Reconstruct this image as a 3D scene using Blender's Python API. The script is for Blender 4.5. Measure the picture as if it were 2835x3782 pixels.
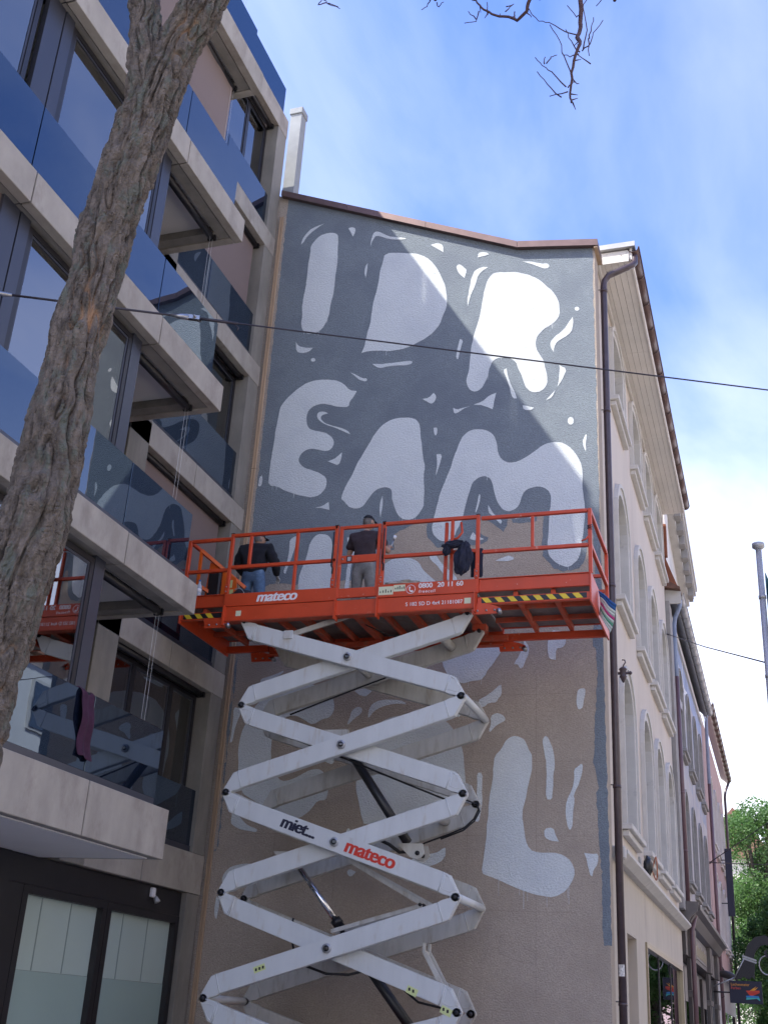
import bpy, bmesh, math, random
from mathutils import Vector, Matrix, noise

random.seed(7)
for _o in list(bpy.data.objects):
    bpy.data.objects.remove(_o)
SC = bpy.context.scene
COL = SC.collection

# ------------------------------------------------------------------ camera
cam_data = bpy.data.cameras.new('camera')
cam = bpy.data.objects.new('camera', cam_data)
COL.objects.link(cam)
SC.camera = cam
cam_data.sensor_fit = 'VERTICAL'
cam_data.sensor_height = 36.0
cam_data.lens = 40.362
cam_data.clip_start = 0.05
cam_data.clip_end = 3000.0
CAM_ROT = Matrix(((0.949722, 0.077531, 0.303344), (0.308200, -0.402148, -0.862142), (0.055146, 0.912286, -0.405824)))
cam.matrix_world = Matrix.Translation((0.0, 0.0, 1.6)) @ CAM_ROT.to_4x4()

# ------------------------------------------------------------------ sky, sun, exposure
SUN_TRAVEL = Vector((1.0, 0.70, -1.589)).normalized()
SUN_EL = math.asin(-SUN_TRAVEL.z)
SUN_AZ = math.atan2(-SUN_TRAVEL.x, -SUN_TRAVEL.y)

world = bpy.data.worlds.new('World')
SC.world = world
world.use_nodes = True
wn, wl = world.node_tree.nodes, world.node_tree.links
bg = wn['Background']
bg.inputs['Strength'].default_value = 0.078
sky = wn.new('ShaderNodeTexSky')
sky.sky_type = 'NISHITA'
sky.sun_disc = False
sky.sun_elevation = SUN_EL
sky.sun_rotation = SUN_AZ
sky.air_density = 1.0
sky.dust_density = 0.6
sky.ozone_density = 3.5
# thin cirrus mixed over the clear sky, laid out on a high flat cloud layer
tc = wn.new('ShaderNodeTexCoord')
sep = wn.new('ShaderNodeSeparateXYZ')
wl.new(tc.outputs['Generated'], sep.inputs[0])
zc = wn.new('ShaderNodeMath'); zc.operation = 'MAXIMUM'; zc.inputs[1].default_value = 0.06
wl.new(sep.outputs['Z'], zc.inputs[0])
dx = wn.new('ShaderNodeMath'); dx.operation = 'DIVIDE'
dy = wn.new('ShaderNodeMath'); dy.operation = 'DIVIDE'
wl.new(sep.outputs['X'], dx.inputs[0]); wl.new(zc.outputs[0], dx.inputs[1])
wl.new(sep.outputs['Y'], dy.inputs[0]); wl.new(zc.outputs[0], dy.inputs[1])
cmb = wn.new('ShaderNodeCombineXYZ')
wl.new(dx.outputs[0], cmb.inputs[0]); wl.new(dy.outputs[0], cmb.inputs[1])
mp = wn.new('ShaderNodeMapping')
mp.inputs['Rotation'].default_value = (0, 0, math.radians(28))
mp.inputs['Scale'].default_value = (1.7, 0.8, 1.0)
mp.inputs['Location'].default_value = (0.35, 0.2, 0.0)
wl.new(cmb.outputs[0], mp.inputs[0])
nz = wn.new('ShaderNodeTexNoise')
nz.inputs['Scale'].default_value = 1.45
nz.inputs['Detail'].default_value = 9.0
nz.inputs['Roughness'].default_value = 0.52
nz.inputs['Distortion'].default_value = 0.45
wl.new(mp.outputs[0], nz.inputs['Vector'])
rmp = wn.new('ShaderNodeValToRGB')
rmp.color_ramp.elements[0].position = 0.40
rmp.color_ramp.elements[0].color = (0.02, 0.02, 0.02, 1)
rmp.color_ramp.elements[1].position = 0.88
rmp.color_ramp.elements[1].color = (0.40, 0.40, 0.40, 1)
wl.new(nz.outputs['Fac'], rmp.inputs[0])
# the layer closes up towards the horizon, where the line of sight through it is longest
hz = wn.new('ShaderNodeMapRange')
hz.inputs['From Min'].default_value = 0.56
hz.inputs['From Max'].default_value = 0.08
hz.inputs['To Min'].default_value = 0.0
hz.inputs['To Max'].default_value = 0.92
wl.new(sep.outputs['Z'], hz.inputs['Value'])
mxf = wn.new('ShaderNodeMath'); mxf.operation = 'MAXIMUM'
mad = wn.new('ShaderNodeMath'); mad.operation = 'ADD'; mad.use_clamp = True
hzs = wn.new('ShaderNodeMath'); hzs.operation = 'MULTIPLY'; hzs.inputs[1].default_value = 1.0
wl.new(hz.outputs[0], hzs.inputs[0])
wl.new(rmp.outputs[0], mad.inputs[0]); wl.new(hzs.outputs[0], mad.inputs[1])
mix = wn.new('ShaderNodeMixRGB')
mix.inputs[2].default_value = (5.4, 5.45, 5.8, 1)
wl.new(mad.outputs[0], mix.inputs[0])
tint = wn.new('ShaderNodeMixRGB'); tint.blend_type = 'MULTIPLY'; tint.inputs[0].default_value = 1.0
tint.inputs[2].default_value = (1.14, 0.93, 1.14, 1)
hsv = wn.new('ShaderNodeHueSaturation'); hsv.inputs['Saturation'].default_value = 1.2
wl.new(sky.outputs[0], hsv.inputs['Color'])
wl.new(hsv.outputs[0], tint.inputs[1])
wl.new(tint.outputs[0], mix.inputs[1])
wl.new(mix.outputs[0], bg.inputs['Color'])

sun_data = bpy.data.lights.new('sun', 'SUN')
sun_data.energy = 2.1
sun_data.angle = math.radians(0.53)
sun_data.color = (1.0, 0.95, 0.87)
sun = bpy.data.objects.new('sun', sun_data)
COL.objects.link(sun)
sun.rotation_euler = SUN_TRAVEL.to_track_quat('-Z', 'Y').to_euler()
sun.location = (-30, -20, 60)

SC.view_settings.view_transform = 'Standard'
SC.view_settings.look = 'None'
SC.view_settings.exposure = 2.25
SC.view_settings.gamma = 1.0
SC.view_settings.use_curve_mapping = False
SC.render.engine = 'CYCLES'
SC.cycles.max_bounces = 8
SC.cycles.diffuse_bounces = 4
SC.cycles.glossy_bounces = 4
SC.cycles.transparent_max_bounces = 8

# ------------------------------------------------------------------ helpers
def mat(name, col, rough=0.7, metal=0.0, vary=0.0, vscale=3.0, bump=0.0, bscale=40.0, spec=None,
        col2=None, fac2=(0.5, 0.65), scale2=2.0, stretch=(1, 1, 1), ior=None, detail=5.0, rvar=0.0):
    """Principled material with object-space mottling, an optional second tone and fine relief."""
    m = bpy.data.materials.new(name)
    m.use_nodes = True
    N, Lk = m.node_tree.nodes, m.node_tree.links
    p = N['Principled BSDF']
    p.inputs['Roughness'].default_value = rough
    p.inputs['Metallic'].default_value = metal
    if ior: p.inputs['IOR'].default_value = ior
    if spec is not None: p.inputs['Specular IOR Level'].default_value = spec
    c4 = tuple(col) + (1,)
    p.inputs['Base Color'].default_value = c4
    geo = N.new('ShaderNodeNewGeometry')
    mpg = N.new('ShaderNodeMapping'); mpg.inputs['Scale'].default_value = stretch
    Lk.new(geo.outputs['Position'], mpg.inputs[0])
    last = None
    if vary > 0:
        n = N.new('ShaderNodeTexNoise'); n.inputs['Scale'].default_value = vscale; n.inputs['Detail'].default_value = detail
        n.inputs['Roughness'].default_value = 0.62
        Lk.new(mpg.outputs[0], n.inputs['Vector'])
        mr = N.new('ShaderNodeMapRange'); mr.inputs['From Min'].default_value = 0.3; mr.inputs['From Max'].default_value = 0.7
        mr.inputs['To Min'].default_value = 1 - vary; mr.inputs['To Max'].default_value = 1 + vary
        Lk.new(n.outputs['Fac'], mr.inputs['Value'])
        mm = N.new('ShaderNodeMixRGB'); mm.blend_type = 'MULTIPLY'; mm.inputs[0].default_value = 1
        mm.inputs[1].default_value = c4
        Lk.new(mr.outputs[0], mm.inputs[2]); last = mm.outputs[0]
        if rvar:
            rr = N.new('ShaderNodeMapRange'); rr.inputs['To Min'].default_value = rough - rvar; rr.inputs['To Max'].default_value = rough + rvar
            Lk.new(n.outputs['Fac'], rr.inputs['Value']); Lk.new(rr.outputs[0], p.inputs['Roughness'])
    if col2 is not None:
        n2 = N.new('ShaderNodeTexNoise'); n2.inputs['Scale'].default_value = scale2; n2.inputs['Detail'].default_value = 7
        n2.inputs['Roughness'].default_value = 0.68
        Lk.new(mpg.outputs[0], n2.inputs['Vector'])
        r2 = N.new('ShaderNodeMapRange'); r2.inputs['From Min'].default_value = fac2[0]; r2.inputs['From Max'].default_value = fac2[1]
        Lk.new(n2.outputs['Fac'], r2.inputs['Value'])
        m2 = N.new('ShaderNodeMixRGB'); m2.inputs[2].default_value = tuple(col2) + (1,)
        Lk.new(r2.outputs[0], m2.inputs[0])
        if last: Lk.new(last, m2.inputs[1])
        else: m2.inputs[1].default_value = c4
        last = m2.outputs[0]
    if last: Lk.new(last, p.inputs['Base Color'])
    if bump > 0:
        nb = N.new('ShaderNodeTexNoise'); nb.inputs['Scale'].default_value = bscale; nb.inputs['Detail'].default_value = 3
        Lk.new(geo.outputs['Position'], nb.inputs['Vector'])
        b = N.new('ShaderNodeBump'); b.inputs['Strength'].default_value = bump; b.inputs['Distance'].default_value = 0.018
        Lk.new(nb.outputs['Fac'], b.inputs['Height']); Lk.new(b.outputs[0], p.inputs['Normal'])
    return m

def glass_mat(name, tint=(0.8, 0.86, 0.83), ior=1.6):
    m = bpy.data.materials.new(name); m.use_nodes = True
    N, Lk = m.node_tree.nodes, m.node_tree.links
    N.remove(N['Principled BSDF'])
    out = N['Material Output']
    tr = N.new('ShaderNodeBsdfTransparent'); tr.inputs[0].default_value = tuple(tint) + (1,)
    gl = N.new('ShaderNodeBsdfGlossy'); gl.inputs['Roughness'].default_value = 0.012
    gl.inputs['Color'].default_value = (0.97, 0.98, 1, 1)
    fr = N.new('ShaderNodeFresnel'); fr.inputs['IOR'].default_value = ior
    mx = N.new('ShaderNodeMixShader')
    Lk.new(fr.outputs[0], mx.inputs[0]); Lk.new(tr.outputs[0], mx.inputs[1]); Lk.new(gl.outputs[0], mx.inputs[2])
    Lk.new(mx.outputs[0], out.inputs['Surface'])
    return m

M = {}
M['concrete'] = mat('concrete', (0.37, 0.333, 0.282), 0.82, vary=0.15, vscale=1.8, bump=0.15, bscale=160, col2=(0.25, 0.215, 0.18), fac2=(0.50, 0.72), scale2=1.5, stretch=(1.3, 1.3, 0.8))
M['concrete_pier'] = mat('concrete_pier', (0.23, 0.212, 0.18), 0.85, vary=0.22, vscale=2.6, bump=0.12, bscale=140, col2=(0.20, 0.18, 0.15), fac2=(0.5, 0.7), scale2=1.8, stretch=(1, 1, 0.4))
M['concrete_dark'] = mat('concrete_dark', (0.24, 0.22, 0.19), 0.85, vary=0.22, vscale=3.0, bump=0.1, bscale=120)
M['render_tan'] = mat('render_tan', (0.435, 0.37, 0.302), 0.93, vary=0.16, vscale=55, detail=2, bump=1.0, bscale=48, col2=(0.365, 0.305, 0.245), fac2=(0.42, 0.68), scale2=0.55)
M['paint_grey'] = mat('paint_grey', (0.198, 0.232, 0.258), 0.9, vary=0.20, vscale=55, detail=2, bump=1.0, bscale=48, col2=(0.168, 0.197, 0.228), fac2=(0.45, 0.62), scale2=1.1)
M['paint_light'] = mat('paint_light', (0.66, 0.70, 0.70), 0.9, vary=0.10, vscale=55, detail=2, bump=1.0, bscale=48, col2=(0.60, 0.64, 0.65), fac2=(0.45, 0.65), scale2=1.3)
M['stucco_grey'] = mat('stucco_grey', (0.27, 0.285, 0.29), 0.9, vary=0.08, vscale=6, bump=0.3, bscale=60)
M['coping'] = mat('coping', (0.16, 0.105, 0.095), 0.45, metal=0.5, vary=0.15, vscale=4)
M['facade_cream'] = mat('facade_cream', (0.60, 0.53, 0.45), 0.9, vary=0.06, vscale=0.8, bump=0.08, bscale=70, col2=(0.50, 0.435, 0.375), fac2=(0.55, 0.8), scale2=1.0, stretch=(1, 1, 0.3))
M['facade_ground'] = mat('facade_ground', (0.52, 0.465, 0.385), 0.8, vary=0.08, vscale=1.5, col2=(0.36, 0.31, 0.26), fac2=(0.56, 0.8), scale2=1.2, stretch=(1, 1, 0.4))
M['stone_white'] = mat('stone_white', (0.575, 0.55, 0.505), 0.8, vary=0.08, vscale=3, col2=(0.34, 0.31, 0.28), fac2=(0.60, 0.78), scale2=3.5)
M['soffit'] = mat('soffit', (0.70, 0.655, 0.59), 0.75, vary=0.06, vscale=2, col2=(0.26, 0.19, 0.13), fac2=(0.66, 0.76), scale2=7.0)
M['peeling'] = mat('peeling', (0.66, 0.63, 0.56), 0.8, vary=0.05, vscale=4, col2=(0.16, 0.12, 0.09), fac2=(0.60, 0.63), scale2=9.0, stretch=(1, 1, 3))
M['copper'] = mat('copper', (0.11, 0.066, 0.058), 0.42, metal=0.35, vary=0.2, vscale=6, col2=(0.30, 0.26, 0.23), fac2=(0.66, 0.70), scale2=4.5)
M['pipe_brown'] = mat('pipe_brown', (0.062, 0.042, 0.046), 0.32, vary=0.2, vscale=8, col2=(0.25, 0.22, 0.2), fac2=(0.72, 0.74), scale2=12)
M['pipe_red'] = mat('pipe_red', (0.15, 0.085, 0.09), 0.4, vary=0.1, vscale=5)
M['zinc'] = mat('zinc', (0.42, 0.42, 0.42), 0.5, metal=0.4, vary=0.12, vscale=5)
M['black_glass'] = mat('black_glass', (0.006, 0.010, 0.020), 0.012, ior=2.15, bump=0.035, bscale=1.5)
M['black_glass'].node_tree.nodes['Principled BSDF'].inputs['Specular Tint'].default_value = (0.56, 0.76, 1.0, 1)  # blue of the reflected sky put into the tint; the glass itself is neutral
M['pane'] = glass_mat('pane', (0.72, 0.80, 0.76), 3.0)
M['shop_pane'] = glass_mat('shop_pane', (0.55, 0.6, 0.6), 2.8)
M['dark_metal'] = mat('dark_metal', (0.022, 0.020, 0.023), 0.38, metal=0.2, vary=0.1, vscale=5)
M['grey_metal'] = mat('grey_metal', (0.055, 0.058, 0.075), 0.35, metal=0.3, vary=0.06, vscale=3)
M['blind'] = mat('blind', (0.20, 0.15, 0.135), 0.85, vary=0.03, vscale=1.2, bump=0.05, bscale=300)
M['slab_white'] = mat('slab_white', (0.80, 0.765, 0.71), 0.9, vary=0.02)
M['room_wall'] = mat('room_wall', (0.42, 0.42, 0.40), 0.9)
M['curtain'] = mat('curtain', (0.72, 0.73, 0.74), 0.9, vary=0.28, vscale=9, stretch=(1, 1, 0.02))
M['frosted'] = mat('frosted', (0.44, 0.53, 0.485), 0.22, vary=0.03, vscale=0.7)
M['frosted_low'] = mat('frosted_low', (0.32, 0.42, 0.385), 0.35, vary=0.03, vscale=0.7)
M['frosted_line'] = mat('frosted_line', (0.22, 0.28, 0.26), 0.5)
M['timber'] = mat('timber', (0.44, 0.31, 0.20), 0.75, vary=0.18, vscale=6, stretch=(1, 1, 0.08))
M['red'] = mat('red', (0.56, 0.062, 0.016), 0.42, vary=0.10, vscale=3, col2=(0.60, 0.22, 0.15), fac2=(0.635, 0.665), scale2=9, rvar=0.1)
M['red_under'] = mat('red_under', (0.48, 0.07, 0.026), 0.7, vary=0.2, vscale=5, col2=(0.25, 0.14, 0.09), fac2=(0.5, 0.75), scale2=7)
M['orange'] = mat('orange', (0.74, 0.13, 0.012), 0.45, vary=0.06, vscale=3)
M['white_paint'] = mat('white_paint', (0.58, 0.595, 0.58), 0.4, vary=0.05, vscale=2.0, col2=(0.42, 0.34, 0.24), fac2=(0.55, 0.80), scale2=2.6, stretch=(2.5, 1, 0.5), rvar=0.12)
M['white_dirty'] = mat('white_dirty', (0.46, 0.45, 0.41), 0.5, vary=0.12, vscale=3.0, col2=(0.27, 0.22, 0.16), fac2=(0.5, 0.8), scale2=3.5, stretch=(2.5, 1, 0.5))
M['deck'] = mat('deck', (0.22, 0.205, 0.19), 0.45, metal=0.4, vary=0.3, vscale=4, bump=0.3, bscale=90, col2=(0.20, 0.13, 0.09), fac2=(0.5, 0.75), scale2=5)
M['steel'] = mat('steel', (0.35, 0.35, 0.36), 0.3, metal=0.9)
M['chrome'] = mat('chrome', (0.6, 0.6, 0.62), 0.08, metal=1.0)
M['black'] = mat('black', (0.012, 0.012, 0.014), 0.4)
M['rubber'] = mat('rubber', (0.016, 0.016, 0.017), 0.7)
M['yellow'] = mat('yellow', (0.72, 0.52, 0.03), 0.5, vary=0.08, vscale=8)
M['sticker'] = mat('sticker', (0.62, 0.68, 0.30), 0.5)
M['sticker_pale'] = mat('sticker_pale', (0.66, 0.66, 0.45), 0.5)
M['letter_white'] = mat('letter_white', (0.78, 0.76, 0.76), 0.5)
M['letter_navy'] = mat('letter_navy', (0.012, 0.013, 0.035), 0.5)
M['letter_red'] = mat('letter_red', (0.60, 0.035, 0.018), 0.5)
M['bark'] = mat('bark', (0.128, 0.106, 0.088), 0.92, vary=0.6, vscale=22, bump=1.0, bscale=60, col2=(0.11, 0.118, 0.098), fac2=(0.52, 0.62), scale2=13, stretch=(1, 1, 0.45))
M['bark_inner'] = mat('bark_inner', (0.26, 0.14, 0.07), 0.9, vary=0.2, vscale=10)
M['twig'] = mat('twig', (0.075, 0.042, 0.045), 0.85)
M['asphalt'] = mat('asphalt', (0.052, 0.052, 0.054), 0.9, vary=0.15, vscale=1.5, bump=0.3, bscale=120)
M['paving'] = mat('paving', (0.45, 0.425, 0.39), 0.88, vary=0.15, vscale=2)
M['kerb'] = mat('kerb', (0.32, 0.31, 0.29), 0.85, vary=0.12, vscale=3)
M['wire'] = mat('wire', (0.03, 0.025, 0.035), 0.5)
M['cord'] = mat('cord', (0.70, 0.69, 0.68), 0.6)
M['leaf'] = mat('leaf', (0.085, 0.17, 0.028), 0.6, vary=0.4, vscale=1.2)

def new_obj(name, me, m=None, parent=None):
    o = bpy.data.objects.new(name, me)
    COL.objects.link(o)
    if m is not None and me is not None and len(me.materials) == 0:
        me.materials.append(M[m] if isinstance(m, str) else m)
    if parent is not None: o.parent = parent
    return o

def done(name, bm, m, parent=None, smooth=False):
    me = bpy.data.meshes.new(name)
    bm.normal_update()
    bm.to_mesh(me); bm.free()
    if smooth:
        for p in me.polygons: p.use_smooth = True
    return new_obj(name, me, m, parent)

def thing(name, label, cat, group=None, loc=(0, 0, 0)):
    o = bpy.data.objects.new(name, None)
    o.empty_display_size = 0.2
    COL.objects.link(o)
    o['label'] = label; o['category'] = cat
    if group: o['group'] = group
    return o

def tag(o, label, cat, group=None):
    o['label'] = label; o['category'] = cat
    if group: o['group'] = group
    return o

def box(bm, x0, x1, y0, y1, z0, z1):
    vs = [bm.verts.new((x, y, z)) for x in (x0, x1) for y in (y0, y1) for z in (z0, z1)]
    for f in ((0, 1, 3, 2), (4, 6, 7, 5), (0, 4, 5, 1), (2, 3, 7, 6), (0, 2, 6, 4), (1, 5, 7, 3)):
        bm.faces.new([vs[i] for i in f])
    return vs

def bev(bm, w=0.006, seg=1):
    bmesh.ops.bevel(bm, geom=bm.edges[:], offset=w, segments=seg, affect='EDGES', clamp_overlap=True)

def boxo(name, m, parent, x0, x1, y0, y1, z0, z1, bevel=0.0):
    bm = bmesh.new(); box(bm, x0, x1, y0, y1, z0, z1)
    bmesh.ops.recalc_face_normals(bm, faces=bm.faces)
    if bevel: bev(bm, bevel)
    return done(name, bm, m, parent)

def beam(bm, p0, p1, w, h, upv=Vector((0, 0, 1))):
    """rectangular bar from p0 to p1: w across, h along the up side"""
    p0, p1 = Vector(p0), Vector(p1)
    d = (p1 - p0).normalized()
    s = d.cross(upv)
    if s.length < 1e-4: s = d.cross(Vector((0, 1, 0)))
    s.normalize(); u = s.cross(d).normalized()
    c = [(-1, -1), (1, -1), (1, 1), (-1, 1)]
    a = [bm.verts.new(p0 + s * (w / 2 * i) + u * (h / 2 * j)) for i, j in c]
    b = [bm.verts.new(p1 + s * (w / 2 * i) + u * (h / 2 * j)) for i, j in c]
    bm.faces.new(a[::-1]); bm.faces.new(b)
    for i in range(4): bm.faces.new((a[i], a[(i + 1) % 4], b[(i + 1) % 4], b[i]))

def beamo(name, m, parent, p0, p1, w, h):
    bm = bmesh.new(); beam(bm, p0, p1, w, h)
    bmesh.ops.recalc_face_normals(bm, faces=bm.faces)
    return done(name, bm, m, parent)

def tube(bm, pts, rad, seg=10, cap=True):
    pts = [Vector(p) for p in pts]
    rads = rad if isinstance(rad, (list, tuple)) else [rad] * len(pts)
    rings = []; s = None
    for i, p in enumerate(pts):
        d = (pts[min(i + 1, len(pts) - 1)] - pts[max(i - 1, 0)]).normalized()
        if s is None:
            s = d.cross(Vector((0, 0, 1)))
            if s.length < 0.05: s = d.cross(Vector((0, 1, 0)))
        s = (s - d * s.dot(d)).normalized(); u = d.cross(s)
        rings.append([bm.verts.new(p + (s * math.cos(2 * math.pi * k / seg) + u * math.sin(2 * math.pi * k / seg)) * rads[i]) for k in range(seg)])
    for a, b in zip(rings, rings[1:]):
        for k in range(seg): bm.faces.new((a[k], a[(k + 1) % seg], b[(k + 1) % seg], b[k]))
    if cap:
        bm.faces.new(rings[0][::-1]); bm.faces.new(rings[-1])

def tubeo(name, m, parent, pts, rad, seg=10, smooth=True):
    bm = bmesh.new(); tube(bm, pts, rad, seg)
    bmesh.ops.recalc_face_normals(bm, faces=bm.faces)
    return done(name, bm, m, parent, smooth)

def prism_y(bm, pts, y0, y1):
    """polygon given in (x, z), extruded along y"""
    a = [bm.verts.new((x, y0, z)) for x, z in pts]
    b = [bm.verts.new((x, y1, z)) for x, z in pts]
    n = len(pts)
    bm.faces.new(a); bm.faces.new(b[::-1])
    for i in range(n): bm.faces.new((a[i], b[i], b[(i + 1) % n], a[(i + 1) % n]))

def prism_x(bm, pts, x0, x1):
    """polygon given in (y, z), extruded along x"""
    a = [bm.verts.new((x0, y, z)) for y, z in pts]
    b = [bm.verts.new((x1, y, z)) for y, z in pts]
    n = len(pts)
    bm.faces.new(a); bm.faces.new(b[::-1])
    for i in range(n): bm.faces.new((a[i], b[i], b[(i + 1) % n], a[(i + 1) % n]))

def prismo(name, m, parent, pts, c0, c1, axis='y'):
    bm = bmesh.new()
    (prism_y if axis == 'y' else prism_x)(bm, pts, c0, c1)
    bmesh.ops.recalc_face_normals(bm, faces=bm.faces)
    return done(name, bm, m, parent)

def writing(name, body, size, m, parent, origin, xdir, updir, bold=0.0, shear=0.0, extrude=0.0015, spacing=1.0):
    """lettering as flat mesh; origin = start of base line"""
    c = bpy.data.curves.new(name, 'FONT')
    c.body = body; c.size = size; c.offset = bold * 0.4; c.shear = shear; c.extrude = extrude; c.space_character = spacing
    t = bpy.data.objects.new(name, c); COL.objects.link(t)
    dg = bpy.context.evaluated_depsgraph_get()
    me = bpy.data.meshes.new_from_object(t.evaluated_get(dg))
    bpy.data.objects.remove(t); bpy.data.curves.remove(c)
    x = Vector(xdir).normalized(); u = Vector(updir).normalized(); n = x.cross(u)
    mw = Matrix((x, u, n)).transposed().to_4x4(); mw.translation = Vector(origin)
    if bold > 0.0012:        # heavy strokes: the outline widened sideways in thin layers
        bm = bmesh.new()
        for i, s_ in enumerate((-1.6, -0.5, 0.5, 1.6)):
            n0 = len(bm.verts); bm.from_mesh(me); bm.verts.ensure_lookup_table()
            for v in bm.verts[n0:]: v.co += Vector((s_ * bold, 0, 0.0004 * i))
        bm.to_mesh(me); bm.free()
    me.transform(mw)
    me.materials.clear()
    return new_obj(name, me, m, parent)

def skinned(name, m, parent, verts, edges, radii, subdiv=2):
    me = bpy.data.meshes.new(name)
    me.from_pydata([Vector(v) for v in verts], edges, [])
    o = bpy.data.objects.new(name, me); COL.objects.link(o)
    o.modifiers.new('skin', 'SKIN')
    for i, r in enumerate(radii):
        r = r if isinstance(r, (tuple, list)) else (r, r)
        me.skin_vertices[0].data[i].radius = r
    me.skin_vertices[0].data[0].use_root = True
    sb = o.modifiers.new('sub', 'SUBSURF'); sb.levels = subdiv; sb.render_levels = subdiv
    dg = bpy.context.evaluated_depsgraph_get()
    me2 = bpy.data.meshes.new_from_object(o.evaluated_get(dg))
    bpy.data.objects.remove(o); bpy.data.meshes.remove(me)
    for p in me2.polygons: p.use_smooth = True
    me2.materials.clear()
    return new_obj(name, me2, m, parent)

# ------------------------------------------------------------------ ground
def sheet(name, m, x0, x1, y0, y1, z):
    bm = bmesh.new()
    bm.faces.new([bm.verts.new(v) for v in ((x0, y0, z), (x1, y0, z), (x1, y1, z), (x0, y1, z))])
    o = done(name, bm, m); o['kind'] = 'structure'; return o
sheet('ground', 'paving', -600, 600, -600, 900, -0.006)
sheet('road', 'asphalt', 1.4, 7.6, -120, 300, 0.0)
o = boxo('pavement', 'paving', None, -60, 1.25, -120, 300, -0.1, 0.12); o['kind'] = 'structure'
o = boxo('kerb', 'kerb', None, 1.25, 1.4, -120, 300, -0.1, 0.125); o['kind'] = 'structure'
o = boxo('far_pavement', 'paving', None, 7.75, 60, -120, 300, -0.1, 0.12); o['kind'] = 'structure'
o = boxo('far_kerb', 'kerb', None, 7.6, 7.75, -120, 300, -0.1, 0.125); o['kind'] = 'structure'
GZ = 0.12
# ------------------------------------------------------------------ modern apartment building
LEV = [3.77, 6.63, 9.59, 12.46, 15.34, 18.30]      # top of each concrete band
BH = [0.57, 0.40, 0.40, 0.40, 0.40, 0.45]          # its height
XB, XR = -6.86, -8.35                              # front plane of the projecting wing, of the recessed strip
YT, YE = 12.45, 16.44                              # end of the wing, end of the building
JY = [-3.28, -0.49, 2.30, 5.09, 7.88, 10.67]       # joints of the front
mb = thing('modern_apartment_building', 'modern apartment block with concrete bands and dark reflective glass balustrades', 'building')
boxo('core_wall', 'concrete_dark', mb, -20, -9.4, -6, YE, 0, 18.1)
for li, (T, h) in enumerate(zip(LEV, BH)):
    # slab and its pale soffit
    boxo('floor_slab', 'slab_white', mb, -12, XB - 0.30, -6, YT - 0.30, T - 0.27, T - 0.03)
    boxo('floor_slab', 'slab_white', mb, -12, XR - 0.26, YT - 0.2, YE - 0.02, T - 0.27, T - 0.03)
    # concrete panels along the wing, each with a grooved underside
    ys = [-6] + JY + [YT]
    for a, b in zip(ys, ys[1:]):
        last = b == YT
        bm = bmesh.new()
        box(bm, XB - 0.13, XB, a + 0.011, b - (0 if last else 0.011), T - h, T)
        bev(bm, 0.006)
        done('concrete_panel', bm, 'concrete', mb)
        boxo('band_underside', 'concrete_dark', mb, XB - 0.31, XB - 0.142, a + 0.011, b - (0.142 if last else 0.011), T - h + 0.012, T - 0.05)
        if not last:
            boxo('joint_shadow_gap', 'dark_metal', mb, XB - 0.30, XB - 0.03, b - 0.0105, b + 0.0105, T - h + 0.02, T - 0.02)
    # beam across the end of the wing
    bm = bmesh.new(); box(bm, XR + 0.002, XB - 0.132, YT - 0.13, YT, T - h, T); bev(bm, 0.006)
    done('concrete_panel', bm, 'concrete', mb)
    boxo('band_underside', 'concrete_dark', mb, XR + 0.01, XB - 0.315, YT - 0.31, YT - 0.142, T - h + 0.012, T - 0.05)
    # recessed strip
    for a, b in ((YT + 0.69, 14.60), (14.622, YE)):
        bm = bmesh.new(); box(bm, XR - 0.13, XR, a, b, T - h, T); bev(bm, 0.006)
        done('concrete_panel', bm, 'concrete', mb)
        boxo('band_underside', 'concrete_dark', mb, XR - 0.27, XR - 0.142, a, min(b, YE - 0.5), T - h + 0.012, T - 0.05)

def balustrade(xf, ya, yb, T, top, gap=0.009):
    """a sheet of dark glass with its lower channel"""
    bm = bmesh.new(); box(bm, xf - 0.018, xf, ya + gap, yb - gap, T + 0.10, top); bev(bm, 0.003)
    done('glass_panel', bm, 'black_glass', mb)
for T in LEV:
    top = T + (0.92 if T < 15 else 0.78)
    ys = JY + [12.24]
    for a, b in zip(ys, ys[1:]): balustrade(XB - 0.10, a, b - (0 if b < 12 else -0.009), T, top)
    boxo('glass_channel', 'grey_metal', mb, XB - 0.13, XB - 0.085, -3.2, 12.20, T + 0.004, T + 0.095)
    # return of the glass round the end of the wing
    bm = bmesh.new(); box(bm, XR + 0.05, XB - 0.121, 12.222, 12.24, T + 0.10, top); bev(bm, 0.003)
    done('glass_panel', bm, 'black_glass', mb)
    for a, b in ((YT + 0.69, 14.30), (14.30, 16.30)): balustrade(XR - 0.07, a, b, T, top - (0 if T < 18 else 0.02))
    boxo('glass_channel', 'grey_metal', mb, XR - 0.10, XR - 0.055, YT + 0.69, 16.28, T + 0.004, T + 0.095)

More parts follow.
